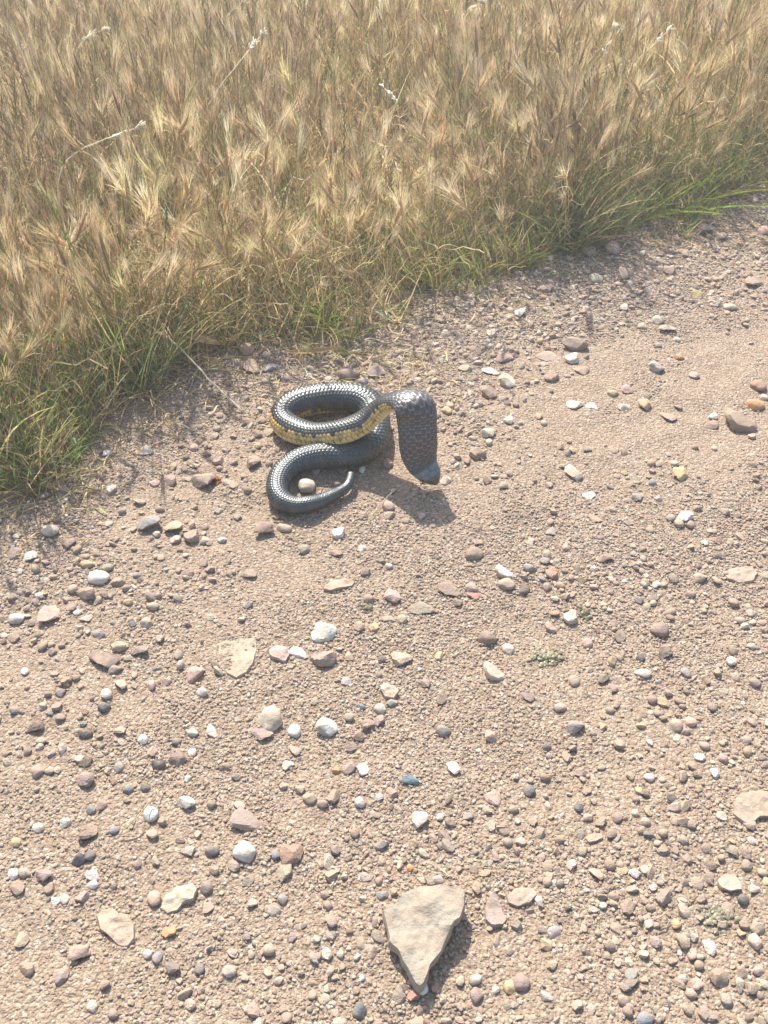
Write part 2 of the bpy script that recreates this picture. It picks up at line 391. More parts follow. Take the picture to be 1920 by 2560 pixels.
st('''1428 1541 38 36 cream ang;1378 1560 30 28 pink ang;1648 1576 46 36 mauve round;1552 1587 34 30 brown ang;1602 1645 22 26 dkgrey round;1606 1686 42 20 cream round;1436 1701 28 30 tan round;1536 1720 22 24 pink block;1714 1684 26 26 grey round;
1828 1655 24 24 white round;1751 1445 36 24 tan ang;1726 1485 28 20 brown round;1363 1404 24 18 blue ang;1324 1420 34 22 grey round;1380 1433 32 30 rust ang;1511 1398 40 22 brown ang;1641 1460 20 18 white ang;1319 1742 36 22 mauve flat;1401 1767 34 22 pink round;
1781 1769 24 22 dkgrey round;1835 1504 26 24 brown round;1469 1605 26 28 pink round;1687 1816 36 34 tan round;1712 1833 24 18 mauve round;1324 1972 30 30 dkgrey round;1785 1939 26 26 mint ang;1747 1899 28 20 white ang;1872 2067 30 28 mauve ang;1446 2020 22 22 dkgrey round;
1467 1978 24 20 brown ang;1587 2036 20 18 cream round;1708 2107 24 22 grey round;1428 2163 26 26 pink ang;1490 2188 32 36 tan ang;1571 2270 38 36 brown wedge;1631 2224 20 20 cream ang;1689 2314 26 26 gold round;1884 2358 36 38 cream round;1770 2374 32 36 cream ang;
1639 2358 30 28 mauve ang;1303 2459 42 38 mauve round;1795 2447 46 44 brown ang;1739 2463 30 34 tan wedge;1612 2549 46 30 blue round;1814 2503 28 36 grey round;1571 2407 20 22 cream ang;1440 2519 30 26 pink ang;1727 2486 30 24 tan round;
819 2384 28 28 cream ang;851 2385 20 30 white round;729 2343 24 24 mauve ang;827 2304 34 34 mauve ang;906 2445 16 16 white round;1188 2451 34 24 cream round;1192 2490 34 50 mauve round;707 2247 26 26 grey round;814 2235 28 20 mauve round;1026 2169 20 20 orange round;
819 2264 26 24 mauve round;1273 2470 30 36 gold ang''')
st('''303 1716 30 32 cream ang;268 1741 26 26 white round;262 1772 32 26 dkgrey round;93 1816 36 30 dkbrown block;505 1731 28 22 white round;376 1714 26 28 pink ang;357 1849 26 24 white round;382 1878 28 36 pink ang;297 1918 26 26 grey round;446 1895 44 40 dkbrown wedge;
530 1824 28 28 white wedge;480 1880 22 32 cream round;216 1949 44 40 mauve block;96 1930 32 32 pink round;467 2005 44 34 white block;530 2125 36 28 dkgrey round;220 2082 46 42 brown ang;95 2069 28 24 cream round;40 2108 26 22 gold round;197 2148 34 32 black round;226 2140 26 28 dkgrey round;
320 1974 28 24 blue round;363 1969 26 22 dkgrey round;228 2025 26 20 blue round;287 2077 24 20 blue gloss;257 2015 26 36 brown ang;469 1947 16 22 white block;598 2011 28 30 pink wedge;380 2084 32 26 tan wedge;33 2187 26 40 white round;110 2187 42 34 mauve ang;44 2221 36 36 brown ang;
233 2189 36 26 white ang;231 2212 28 20 white round;123 2220 26 32 dkbrown ang;60 2183 34 24 tan round;341 2160 24 24 mauve round;515 2218 32 34 dkgrey round;384 2245 34 36 pink round;521 2266 28 42 tan wedge;368 2385 24 22 white round;392 2395 26 34 grey round;498 2420 26 34 dkgrey round;
56 2349 34 40 tan flat;154 2443 36 44 mauve ang;231 2520 28 46 cream round;421 2333 38 26 orange ang;204 2243 34 24 pink ang;160 2248 24 26 white round;139 2251 26 20 white flat;585 2164 30 28 mauve ang;284 2536 28 26 mauve round;66 2424 40 34 brown ang''')
st('''1764 570 40 30 mauve ang;1473 630 40 44 brown ang;1564 684 44 36 brown ang;1672 680 32 28 brown ang;1490 695 36 26 olive round;1367 718 34 24 mauve ang;1604 637 18 16 white ang;1888 703 54 24 brown flat;1745 738 32 22 gold ang;1824 769 34 18 cream round;1646 800 30 26 cream round;
1606 817 22 20 tan round;1668 823 42 20 tan ang;1558 769 26 20 cream ang;1480 745 16 20 cream round;1299 784 28 26 white wedge;1430 900 36 28 white wedge;1371 892 60 22 tan flat;1639 921 40 28 cream block;1697 898 26 14 orange round;1454 929 36 20 brown flat;1378 948 40 24 brown ang;
1735 940 28 20 pink ang;1803 587 30 26 tan ang;1910 575 30 26 pink round;1221 984 40 36 brown ang;1162 922 34 20 cream ang;1226 929 42 18 cream flat;1261 897 42 24 brown flat;1533 986 30 18 gold round;1567 974 28 26 pink ang;1560 1021 34 22 cream ang;1612 1013 32 30 gold block;
1671 1043 42 22 brown flat;1345 1043 22 18 gold ang;1896 966 40 30 rust round;1782 1043 24 18 white ang;1777 1063 40 18 brown flat;1911 993 20 18 cream round;1194 1134 46 38 brown ang;1221 1087 36 28 cream ang;1117 1033 24 22 gold round;1434 1181 46 30 cream flat;1473 1233 34 18 white flat;
1631 1206 20 22 blue round;1594 1241 26 32 grey wedge;1797 1350 22 24 red ang;1438 1013 40 22 white flat;1480 1018 32 16 cream flat;1676 1297 22 22 grey round;1812 1280 22 20 mauve round;1377 1327 28 18 grey flat;1488 1295 34 20 brown flat;1115 1201 26 22 cream ang;1270 1058 24 22 cream ang;
634 1159 36 40 brown block;907 1173 18 18 white ang;851 1173 36 26 mauve flat;970 1257 30 30 pink round;973 1283 30 24 tan wedge;907 1286 24 26 brown wedge;875 938 60 32 brown round;942 931 50 30 mauve ang;907 958 28 24 grey round;674 1082 30 20 olive flat;648 1117 20 16 gold round;
970 1155 32 26 brown ang;627 917 48 32 brown flat;674 923 40 28 grey ang;1113 832 26 20 cream ang;1229 839 26 22 cream ang;366 1127 34 26 grey ang;545 1154 26 22 pink ang;426 1205 30 28 brown ang;486 1118 22 20 pink round;1697 1310 24 20 tan round;1724 1312 26 20 tan round''')

TAKEN = []
def place_stone(px, py, w, h, colour, style, label, group='stones lying loose on the gravel road', extra=''):
    s = ppm(px, py); dep = dep_angle(py)
    thick = {'round': .66, 'ang': .62, 'flat': .34, 'block': .72, 'wedge': .6, 'gloss': .62}[style]
    wm, hm = w / s, h / s
    tz = min(thick * min(wm, hm * 1.25), hm / math.cos(dep) * 0.8)
    dy2 = hm ** 2 - (tz * math.cos(dep)) ** 2
    dy = min(max(math.sqrt(max(dy2, 0)) / math.sin(dep), 0.5 * wm), 1.15 * wm)
    if style == 'gloss': me = random.choice(GLOSS)
    else: me = random.choice(VAR['round' if style == 'round' else 'flat' if style == 'flat' else 'ang'])
    sink = 0.28 if style != 'flat' else 0.1
    p = px2w(px, py, tz * (0.5 - sink))
    o = add('stone', me)
    turn = random.choice((0, math.pi)) + random.uniform(-.3, .3)
    o.rotation_euler = (random.uniform(-.16, .16), random.uniform(-.16, .16), turn)
    o.scale = (wm / 2 * 1.04, dy / 2 * 1.04, tz / 2 * 1.1)
    o.location = (p[0], p[1], gz(p[0], p[1]) + tz * (0.5 - sink))
    c = np.array(PAL[colour]) * random.uniform(.9, 1.12) * np.array([random.uniform(.96, 1.04) for _ in range(3)])
    o.color = (*np.clip(c, 0, .84), 1)
    TAKEN.append((p[0], p[1], max(wm, dy) / 2))
    if label is None:
        size = 'small' if w < 27 else 'large' if w > 46 else ''
        form = {'round': 'rounded', 'ang': 'angular', 'flat': 'flattish', 'block': 'blocky', 'wedge': 'wedge shaped', 'gloss': 'glossy'}[style]
        d = ' '.join(x for x in (size, WORD[colour], form, 'pebble' if w < 24 else 'stone') if x)
        label = autolabel(d, px, py, LM)
    else: USED[label] = 1
    tag(o, label, 'pebble' if w < 24 else 'stone', group)
    if w < 24: o.name = 'pebble'
    return o
for row in S: place_stone(*row)

def slab(name, label, cat, outline, ztop, thick, colour, seed, rough_amp=0.0012, tilt=(0, 0), inset=0.92, under=0.0):
    """a flattish rock from its outline (photo pixels, at height ztop); sides go down to the ground; tilt = slope in x, y"""
    P = np.array([px2w(a, b, ztop)[:2] for a, b in outline])
    Q = []
    for i in range(len(P)):
        a, b = P[i], P[(i + 1) % len(P)]
        n = max(2, int(np.linalg.norm(b - a) / 0.0035))
        for k in range(n): Q.append(a + (b - a) * k / n)
    Q = np.array(Q); c = Q.mean(0); n = len(Q)
    nrm = np.stack([np.roll(Q, -1, 0)[:, 1] - np.roll(Q, 1, 0)[:, 1], -(np.roll(Q, -1, 0)[:, 0] - np.roll(Q, 1, 0)[:, 0])], 1)
    nrm /= np.linalg.norm(nrm, axis=1)[:, None] + 1e-9
    if ((Q - c) * nrm).sum() < 0: nrm = -nrm
    jag = 0.0012 * 2 * (vnoise(np.stack([Q[:, 0] * 160, Q[:, 1] * 160, np.full(n, seed * 1.3)], 1), seed) - .5)
    Q = Q + nrm * jag[:, None]
    base = gz(c[0], c[1])
    V = []; rings = [0.05, 0.1, 0.16, 0.22, 0.28, 0.34, 0.4, 0.46, 0.52, 0.58, 0.64, 0.7, 0.76, 0.82, 0.88, 0.93, 0.97, 1.0]
    def top(xy):
        z = ztop + (xy[:, 0] - c[0]) * tilt[0] + (xy[:, 1] - c[1]) * tilt[1]
        z = z + rough_amp * 2 * (vnoise(np.stack([xy[:, 0] * 45, xy[:, 1] * 45, np.full(len(xy), seed)], 1), seed) - .5) * 2
        return z + rough_amp * (vnoise(np.stack([xy[:, 0] * 190, xy[:, 1] * 190, np.full(len(xy), seed)], 1), seed + 1) - .5) * 1.6
    for k, f in enumerate(rings):
        xy = c + (Q - c) * f; z = top(xy)
        if f == 1.0: z = z - thick * 0.16
        V.append(np.column_stack([xy, z]))
    for d, push in ((0.45, 0.0), (0.8, -0.0015 - under), (1.25, -0.003 - under * 1.6)):
        xy = Q + nrm * push + nrm * (0.0015 * (vnoise(np.stack([Q[:, 0] * 120, Q[:, 1] * 120, np.full(n, d * 9)], 1), seed + 4) - .5) * 2)[:, None]
        V.append(np.column_stack([xy, top(Q) - thick * d]))
    V = np.concatenate(V + [np.array([[c[0], c[1], float(top(c[None])[0])]])])
    R = len(rings) + 3; F = []
    for r in range(R - 1):
        for i in range(n):
            j = (i + 1) % n
            F.append((r * n + i, r * n + j, (r + 1) * n + j, (r + 1) * n + i))
    for i in range(n): F.append((R * n, (i + 1) % n, i))
    V[:, 2] += base; loc = np.array([c[0], c[1], base]); V -= loc
    me = mesh_np(name, V, [list(f) for f in F], M_STONE); me.set_sharp_from_angle(angle=math.radians(38))
    bm = bmesh.new(); bm.from_mesh(me); bmesh.ops.recalc_face_normals(bm, faces=bm.faces); bm.to_mesh(me); bm.free()
    o = add(name, me); o.location = loc; o.color = (*PAL.get(colour, colour), 1) if isinstance(colour, str) else (*colour, 1)
    TAKEN.append((c[0], c[1], float(np.linalg.norm(Q - c, axis=1).mean())))
    USED[label] = 1
    return tag(o, label, cat)
C7 = [(265, 520), (390, 455), (420, 400), (520, 300), (640, 285), (690, 250), (920, 250), (1060, 300), (1165, 280), (1215, 370), (1215, 500), (1150, 660), (1080, 700), (1010, 830),
      (960, 960), (815, 1180), (765, 1320), (735, 1375), (690, 1400), (645, 1375), (600, 1300), (550, 1200), (450, 1020), (340, 880), (300, 690)]
slab('rock', 'big triangular greenish grey rock in the foreground pointing towards the viewer', 'rock', [(900 + a / 4.608, 2160 + b / 4.608) for a, b in C7], 0.024, 0.026, (.325, .285, .215), 5, 0.0018, (0.10, 0.06), under=0.004)
slab('rock', 'flat cream slab sunk level with the road surface', 'rock', [(543, 1602), (580, 1592), (639, 1587), (641, 1620), (634, 1652), (616, 1676), (590, 1690), (568, 1678), (548, 1650)], 0.0025, 0.010, (.42, .345, .245), 6)
slab('rock', 'cream yellow slab cut by the right picture edge', 'rock', [(1836, 1996), (1856, 1984), (1900, 1978), (1960, 1985), (1975, 2030), (1930, 2040), (1900, 2042), (1876, 2066), (1848, 2052), (1832, 2036)], 0.006, 0.014, (.40, .31, .22), 8)
slab('rock', 'cracked yellow pink slab in the dirt at the lower left', 'rock', [(240, 2285), (252, 2268), (285, 2266), (296, 2280), (320, 2284), (333, 2310), (334, 2345), (318, 2362), (296, 2356), (268, 2334), (250, 2318)], 0.006, 0.014, (.44, .33, .235), 9, 0.002)
slab('rock', 'half buried cream slab with a raised bright end, lower left', 'rock', [(398, 2262), (412, 2222), (440, 2208), (480, 2202), (492, 2218), (482, 2240), (455, 2250), (440, 2268), (415, 2276)], 0.008, 0.016, (.52, .43, .31), 10, 0.0022, (0.08, 0.03))
slab('rock', 'flat tan stone sheet lying out in front of the snake', 'rock', [(808, 1468), (826, 1446), (860, 1441), (887, 1448), (880, 1458), (850, 1464), (828, 1470)], 0.004, 0.010, 'tan', 11)
slab('rock', 'large flat tan rock buried in dirt near the right edge', 'rock', [(1808, 1430), (1832, 1416), (1880, 1416), (1896, 1430), (1884, 1448), (1850, 1452), (1820, 1444)], 0.004, 0.010, (.42, .30, .225), 12)
slab('rock', 'purple grey flat slab right of the big triangular rock', 'rock', [(1212, 2262), (1226, 2236), (1240, 2236), (1250, 2262), (1268, 2296), (1258, 2312), (1228, 2312), (1214, 2298)], 0.005, 0.012, (.36, .27, .24), 13)
slab('rock', 'flat pink slab in the dirt near the right bottom', 'rock', [(1793, 2204), (1806, 2190), (1836, 2188), (1850, 2214), (1852, 2228), (1826, 2232), (1802, 2222)], 0.005, 0.011, (.50, .37, .29), 14)
slab('rock', 'pale pink rock crust left of the white topped stone', 'rock', [(670, 1622), (690, 1610), (716, 1616), (722, 1632), (714, 1648), (694, 1642), (676, 1634)], 0.004, 0.010, (.55, .38, .31), 15, 0.002)
slab('rock', 'greyish tan flat rock below the tan stone in mid road', 'rock', [(950, 1712), (962, 1700), (986, 1706), (996, 1722), (984, 1736), (962, 1734)], 0.005, 0.011, (.46, .38, .29), 16, 0.002)
slab('rock', 'broad tan rock sheet between the triangular rock and lichen', 'rock', [(1264, 2240), (1290, 2222), (1330, 2220), (1342, 2236), (1326, 2256), (1292, 2266), (1270, 2258)], 0.004, 0.011, (.44, .33, .25), 17)
slab('rock', 'small flat tan rock sheet in bare dirt', 'rock', [(1464, 2096), (1476, 2084), (1504, 2084), (1508, 2096), (1490, 2104), (1472, 2106)], 0.003, 0.009, 'tan', 18)

# more of the largest loose pebbles, a stone each
T = np.array(TAKEN)
def free(x, y, r):
    return np.min(np.hypot(T[:, 0] - x, T[:, 1] - y) - T[:, 2]) > r
extra = 0; tries = 0
while extra < 62 and tries < 4000:
    tries += 1
    px, py = random.uniform(20, 1900), random.uniform(760, 2540)
    p = px2w(px, py)
    if behind(p[0], p[1]) > -0.06 or (600 < px < 1130 and 900 < py < 1340): continue
    if not free(p[0], p[1], 0.012): continue
    w = random.uniform(19, 27) * ppm(px, py) / 1900
    place_stone(px, py, w, w * random.uniform(.65, .95), random.choice(['brown', 'mauve', 'tan', 'cream', 'brown', 'pink', 'grey', 'dkgrey', 'tan', 'cream', 'white', 'olive', 'brown']),
                random.choice(['ang', 'round', 'round', 'ang', 'block']), None)
    T = np.array(TAKEN); extra += 1

# ------------------------------------------------------------------ instanced stuff (gravel, grass)
def instancer(name, protos, P, R, Sc, C, label, mat=None):
    """one object whose points carry copies of prototype meshes (made inside its own geometry nodes)"""
    n = len(P); me = bpy.data.meshes.new(name); me.vertices.add(n)
    me.vertices.foreach_set('co', np.asarray(P, np.float32).ravel())
    for nm, arr in (('rot', R), ('scl', Sc), ('col', C)):
        a = me.attributes.new(nm, 'FLOAT_VECTOR', 'POINT'); a.data.foreach_set('vector', np.asarray(arr, np.float32).ravel())
    a = me.attributes.new('idx', 'INT', 'POINT'); a.data.foreach_set('value', rng.integers(0, len(protos), n).astype(np.int32))
    me.update()
    o = add(name, me); tag(o, label, kind='stuff')
    ng = bpy.data.node_groups.new(name + '_nodes', 'GeometryNodeTree')
    ng.interface.new_socket('Geometry', in_out='INPUT', socket_type='NodeSocketGeometry')
    ng.interface.new_socket('Geometry', in_out='OUTPUT', socket_type='NodeSocketGeometry')
    N, L = ng.nodes, ng.links
    gi_, go_ = N.new('NodeGroupInput'), N.new('NodeGroupOutput')
    iop = N.new('GeometryNodeInstanceOnPoints'); join = N.new('GeometryNodeJoinGeometry')
    for pm in protos:
        po = bpy.data.objects.new(pm.name, pm)          # never linked: only feeds the node tree
        oi = N.new('GeometryNodeObjectInfo'); oi.inputs['Object'].default_value = po; oi.inputs['As Instance'].default_value = False
        g2 = N.new('GeometryNodeGeometryToInstance')
        L.new(oi.outputs['Geometry'], g2.inputs[0]); L.new(g2.outputs[0], join.inputs[0])
    def na(nm, typ):
        q = N.new('GeometryNodeInputNamedAttribute'); q.data_type = typ; q.inputs['Name'].default_value = nm; return q.outputs[0]
    e2r = N.new('FunctionNodeEulerToRotation'); L.new(na('rot', 'FLOAT_VECTOR'), e2r.inputs[0])
    L.new(gi_.outputs[0], iop.inputs['Points']); L.new(join.outputs[0], iop.inputs['Instance'])
    iop.inputs['Pick Instance'].default_value = True
    L.new(na('idx', 'INT'), iop.inputs['Instance Index']); L.new(e2r.outputs[0], iop.inputs['Rotation']); L.new(na('scl', 'FLOAT_VECTOR'), iop.inputs['Scale'])
    L.new(iop.outputs[0], go_.inputs[0])
    md = o.modifiers.new('scatter', 'NODES'); md.node_group = ng
    return o

GP = [stone_mesh('gravel_piece', 2000 + i, 'round' if i % 5 == 0 else 'ang', 2, M_GRAVEL) for i in range(14)]
GS = [stone_mesh('grit_piece', 3000 + i, 'round' if i % 2 else 'ang', 1, M_GRAVEL) for i in range(10)]
pal_arr = np.array([PAL[k] for k in ('tan', 'brown', 'mauve', 'cream', 'pink', 'white', 'grey', 'dkgrey', 'blue', 'gold', 'rust', 'olive', 'black')])
pal_w = np.array([.28, .15, .09, .22, .08, .05, .04, .03, .02, .03, .02, .015, .01]); pal_w /= pal_w.sum()
def scatter(n, lo, hi, power, dens_scale, dens_cut, seed):
    """random points on the road in a trapezium a little wider than the view"""
    r_ = np.random.default_rng(seed); out = []
    y = r_.uniform(0.22, 3.2, n * 5); hw = 0.36 * (y * 0.743 + 0.67) + 0.30
    x = r_.uniform(-1, 1, n * 5) * hw.max(); k = np.abs(x) < hw; x, y = x[k], y[k]
    d = behind(x, y); dn = 1.2 * n2(x, y, dens_scale, seed) + 0.8 * n2(x, y, dens_scale * 3.3, seed + 1) - 0.16 * np.clip(x - 0.1, 0, .6) + 0.42 * np.exp(-((d + .12) / .22) ** 2)
    keep = (d < 0.08 + 0.08 * r_.random(len(x))) & (dn + 0.5 > r_.uniform(*dens_cut, len(x)))
    x, y = x[keep][:n], y[keep][:n]; m = len(x)
    s = lo + (hi - lo) * r_.random(m) ** power
    return x, y, s, r_
def gravel(name, label, protos, n, lo, hi, power, ds, dc, seed, sink=0.2, avoid=False):
    x, y, s, r_ = scatter(n, lo, hi, power, ds, dc, seed)
    if avoid:
        k = np.ones(len(x), bool)
        for a, b, rad in TAKEN: k &= np.hypot(x - a, y - b) > rad * 0.8 + s * 0.6
        x, y, s = x[k], y[k], s[k]
    m = len(x); z = gh(x, y)
    asp = np.stack([r_.uniform(.8, 1.25, m), r_.uniform(.75, 1.1, m), r_.uniform(.42, .85, m)], 1) * s[:, None] / 2
    P = np.stack([x, y, z + asp[:, 2] * (1 - 2 * sink)], 1)
    R = np.stack([r_.uniform(-.5, .5, m), r_.uniform(-.5, .5, m), r_.uniform(0, 6.28, m)], 1)
    C = pal_arr[r_.choice(len(pal_arr), m, p=pal_w)] * r_.uniform(.82, 1.15, (m, 1)) * r_.uniform(.95, 1.05, (m, 3))
    C = (C * 0.68 + np.array([.42, .32, .22]) * 0.32) * 0.84
    return instancer(name, protos, P, R, asp, np.clip(C, 0, .82), label)
gravel('gravel', 'loose mixed gravel of small pebbles strewn over the dirt road', GP, 21000, 0.0042, 0.0145, 3.0, 2.2, (0.22, 0.95), 21, 0.32, True)
gravel('grit', 'fine sandy grit between the pebbles of the road', GS, 190000, 0.0014, 0.0052, 1.8, 4.0, (0.25, 0.95), 22, 0.28)

# ------------------------------------------------------------------ the snake
def smooth_path(K, n):
    K = np.array(K, float); d = np.r_[0, np.cumsum(np.linalg.norm(np.diff(K[:, :3], axis=0), axis=1) ** 0.75)]
    # natural cubic spline through the knots, each column
    m = len(d); h = np.diff(d); A = np.zeros((m, m)); B = np.zeros((m, K.shape[1])); A[0, 0] = A[-1, -1] = 1
    for i in range(1, m - 1):
        A[i, i - 1], A[i, i], A[i, i + 1] = h[i - 1], 2 * (h[i - 1] + h[i]), h[i]
        B[i] = 6 * ((K[i + 1] - K[i]) / h[i] - (K[i] - K[i - 1]) / h[i - 1])
    Mx = np.linalg.solve(A, B); t = np.linspace(0, d[-1], n); k = np.clip(np.searchsorted(d, t) - 1, 0, m - 2)
    a, b = (d[k + 1] - t)[:, None], (t - d[k])[:, None]; hk = h[k][:, None]
    return (Mx[k] * a ** 3 + Mx[k + 1] * b ** 3) / (6 * hk) + (K[k] / hk - Mx[k] * hk / 6) * a + (K[k + 1] / hk - Mx[k + 1] * hk / 6) * b
# crop x, crop y (of the close-up at 620,900 scaled 2.86), height of the middle, half width, half height, roll in degrees
SN = [(738, 806, .017, .0054, .0052, 0), (730, 858, .014, .0060, .0058, 0), (703, 912, .011, .0070, .0068, 0), (640, 957, .0100, .0084, .0080, 0), (540, 1006, .0105, .0100, .0096, 0), (420, 1044, .0115, .0118, .0112, 0),
      (310, 1040, .0125, .0134, .0126, 0), (228, 990, .0140, .0150, .0140, 0), (212, 904, .0155, .0162, .0152, 0), (256, 818, .0165, .0174, .0164, 0), (345, 756, .017, .0184, .0174, 0), (460, 718, .018, .0194, .0184, 0),
      (580, 702, .019, .0204, .0192, 0), (700, 690, .0195, .0214, .0200, 0), (810, 660, .020, .0222, .0206, 0), (882, 604, .0205, .0222, .0208, 0), (910, 524, .021, .0226, .0212, 0), (904, 432, .022, .0228, .0216, 0),
      (862, 345, .024, .0240, .0228, 4), (750, 298, .025, .0240, .0236, 8), (600, 290, .0255, .0238, .0238, 10), (440, 316, .0250, .0234, .0234, 10), (315, 358, .024, .0226, .0222, 10), (250, 422, .0225, .0212, .0208, 12),
      (290, 496, .0220, .0208, .0204, 14), (400, 544, .026, .0206, .0198, 16), (540, 556, .035, .0206, .0196, 18), (680, 528, .048, .0204, .0190, 18), (800, 476, .061, .0200, .0178, 14), (900, 402, .078, .0196, .0160, 14),
      (985, 338, .097, .0206, .0144, 12), (1065, 302, .113, .0238, .0126, 6), (1146, 297, .124, .0274, .0112, 0), (1195, 352, .122, .0284, .0106, 0), (1207, 434, .105, .0284, .0102, 0), (1213, 540, .085, .0282, .0098, 2),
      (1220, 640, .063, .0278, .0098, 3), (1235, 712, .046, .0254, .0102, 5), (1270, 785, .030, .0212, .0112, 8), (1312, 842, .020, .0156, .0104, 9), (1352, 900, .012, .0082, .0066, 10)]
def build_snake():
    K = []
    for cx_, cy_, z, w, h, roll in SN:
        p = px2w(620 + cx_ / 2.86, 900 + cy_ / 2.86, z)
        K.append([p[0], p[1], z + 0.003, w, h, roll])
    G = smooth_path(K, 6000)
    s = np.r_[0, np.cumsum(np.linalg.norm(np.diff(G[:, :3], axis=0), axis=1))]
    NR, NA = int(s[-1] / 0.00085), 120
    ss = np.linspace(0, s[-1], NR)
    G = np.stack([np.interp(ss, s, G[:, i]) for i in range(6)], 1)
    # body rests on the ground
    low = G[:, 2] - G[:, 4]; g = gh(G[:, 0], G[:, 1]); lift = g + 0.002
    on = np.clip(1 - (G[:, 2] - G[:, 4]) / 0.02, 0, 1); G[:, 2] += on * (lift - np.minimum(low, lift) * 0 - 0.003) * 0.8
    P = G[:, :3]
    Tn = np.gradient(P, axis=0); Tn /= np.linalg.norm(Tn, axis=1)[:, None]
    kk = np.clip((0.165 - (ss[-1] - ss)) / 0.07, 0, 1)[:, None]; kk = kk * kk * (3 - 2 * kk)
    ref = np.array([0, 0, 1.0]) * (1 - kk) + np.array([0, -.62, .78]) * kk
    Nn = ref - Tn * (Tn * ref).sum(1)[:, None]; Nn /= np.linalg.norm(Nn, axis=1)[:, None]
    for _ in range(30): Nn[1:-1] = (Nn[:-2] + 2 * Nn[1:-1] + Nn[2:]) / 4
    Nn -= Tn * (Nn * Tn).sum(1)[:, None]; Nn /= np.linalg.norm(Nn, axis=1)[:, None]
    Bn = np.cross(Tn, Nn)                                        # to the right of travel
    # roll: tilt the back towards the inside of the coil (left of travel, the coil runs anticlockwise seen from above)
    ro = np.radians(G[:, 5])[:, None]; N2 = Nn * np.cos(ro) - Bn * np.sin(ro); B2 = Bn * np.cos(ro) + Nn * np.sin(ro); Nn, Bn = N2, B2
    tail_d, head_d = ss, ss[-1] - ss
    w, h = G[:, 3].copy(), G[:, 4].copy()
    o1 = np.ones(NR); w *= 1 + .09 * (vnoise(np.stack([ss * 22, o1, o1], 1), 5) - .5); h *= 1 + .12 * (vnoise(np.stack([ss * 30, o1, o1], 1), 6) - .5)
    capt = np.sqrt(np.clip(1 - (1 - np.clip(tail_d / 0.006, 0, 1)) ** 2, 0.0004, 1)); w *= capt; h *= capt
    caph = np.clip(1 - (1 - np.clip(head_d / 0.016, 0, 1)) ** 2.2, 0.0004, 1) ** 0.55; w *= caph; h *= caph
    phi = np.linspace(0, 2 * np.pi, NA, endpoint=False); c, sn = np.cos(phi), np.sin(phi)
    rad = np.maximum((w * 0.6 + h * 0.4), 0.003)
    hoodness = np.clip((w / np.maximum(h, .001) - 1.55) / 0.7, 0, 1) * np.clip((ss - ss[-1] + 0.185) / 0.035, 0, 1)
    vv = np.r_[0, np.cumsum(np.diff(ss) / ((0.30 + 0.19 * hoodness[1:]) * np.clip(rad[1:], 0.004, 0.0215)))]
    dphi = np.radians(250 / 17.0)
    U = ((phi - np.pi / 2 + np.pi) % (2 * np.pi) - np.pi) / dphi          # 0 on the spine
    Uu = np.broadcast_to(U[None], (NR, NA)); Vv = np.broadcast_to(vv[:, None], (NR, NA))
    best = np.full((NR, NA), 9.0); second = np.full((NR, NA), 9.0); ci = np.zeros((NR, NA)); cj = np.zeros((NR, NA)); dv0 = np.zeros((NR, NA))
    iu = np.floor(Uu)
    for di in (-1, 0, 1, 2):
        I = iu + di; off = 0.5 * (np.abs(I) % 2); J0 = np.round(Vv - off)
        for dj in (-1, 0, 1):
            J = J0 + dj; dv = Vv - (J + off); d = np.hypot((Uu - I) * 1.0, dv * 1.05)
            nb = d < best
            second = np.where(nb, best, np.minimum(second, d)); best = np.where(nb, d, best)
            ci = np.where(nb, I, ci); cj = np.where(nb, J, cj); dv0 = np.where(nb, dv, dv0)
    edge = np.clip((second - best) / 0.34, 0, 1)                          # 0 in the crease, 1 on the scale
    hsh = vnoise(np.stack([ci.ravel() * 7.31, cj.ravel() * 3.17, np.zeros(ci.size)], 1), 3).reshape(ci.shape)
    # belly plates
    deg = np.degrees(np.arcsin(np.clip(np.broadcast_to(sn[None], (NR, NA)), -1, 1)))      # +90 on the back, -90 under the belly
    vb = vv * 0.72; fb = np.abs((vb % 1.0) - 0.5) * 2; bedge = np.clip((1 - np.broadcast_to(fb[:, None], (NR, NA))) / 0.22, 0, 1)
    belly = np.clip((-14 - deg) / 4, 0, 1)
    tailness = np.clip((0.62 - ss) / 0.2, 0, 1)[:, None]
    # shields of the head: nearest of a handful of sites in (along, across)
    hd = np.clip((0.036 - head_d) / 0.005, 0, 1)
    sites = [(.0035, .45), (.0035, -.45), (.0085, .5), (.0085, -.5), (.0165, 0.0), (.0175, .72), (.0175, -.72), (.0275, .45), (.0275, -.45), (.038, .32), (.038, -.32), (.040, .85), (.040, -.85), (.028, 1.25), (.028, -1.25), (.009, 1.2), (.009, -1.2)]
    a_ = np.broadcast_to(head_d[:, None], (NR, NA)); b_ = np.broadcast_to(((phi - np.pi / 2 + np.pi) % (2 * np.pi) - np.pi)[None], (NR, NA))
    ds = np.sort(np.stack([np.hypot((a_ - q[0]) / 0.012, (b_ - q[1]) * 0.9) for q in sites]), axis=0)
    hedge = np.clip((ds[1] - ds[0]) / 0.16, 0, 1)
    H = hd[:, None]
    e_all = edge * (1 - belly) + bedge * belly; e_all = e_all * (1 - H) + hedge * H
    relief = 0.060 * np.clip(rad, 0.003, 0.02)[:, None] * (e_all ** 0.5 * 0.7 + 0.7 * (1 - belly) * (1 - H) * np.clip(0.5 - dv0, 0, 1) * edge)
    # mouth line
    mouth = H * np.exp(-((deg + 22) / 7.0) ** 2) * (np.abs(c)[None] > 0.3); relief -= 0.0011 * mouth
    sq = 0.86
    cs = np.sign(c) * np.abs(c) ** sq; hp = hoodness.mean(); sn_ = np.where(sn < 0, -np.abs(sn) ** 0.8 * 0.86, np.abs(sn) ** 0.95)
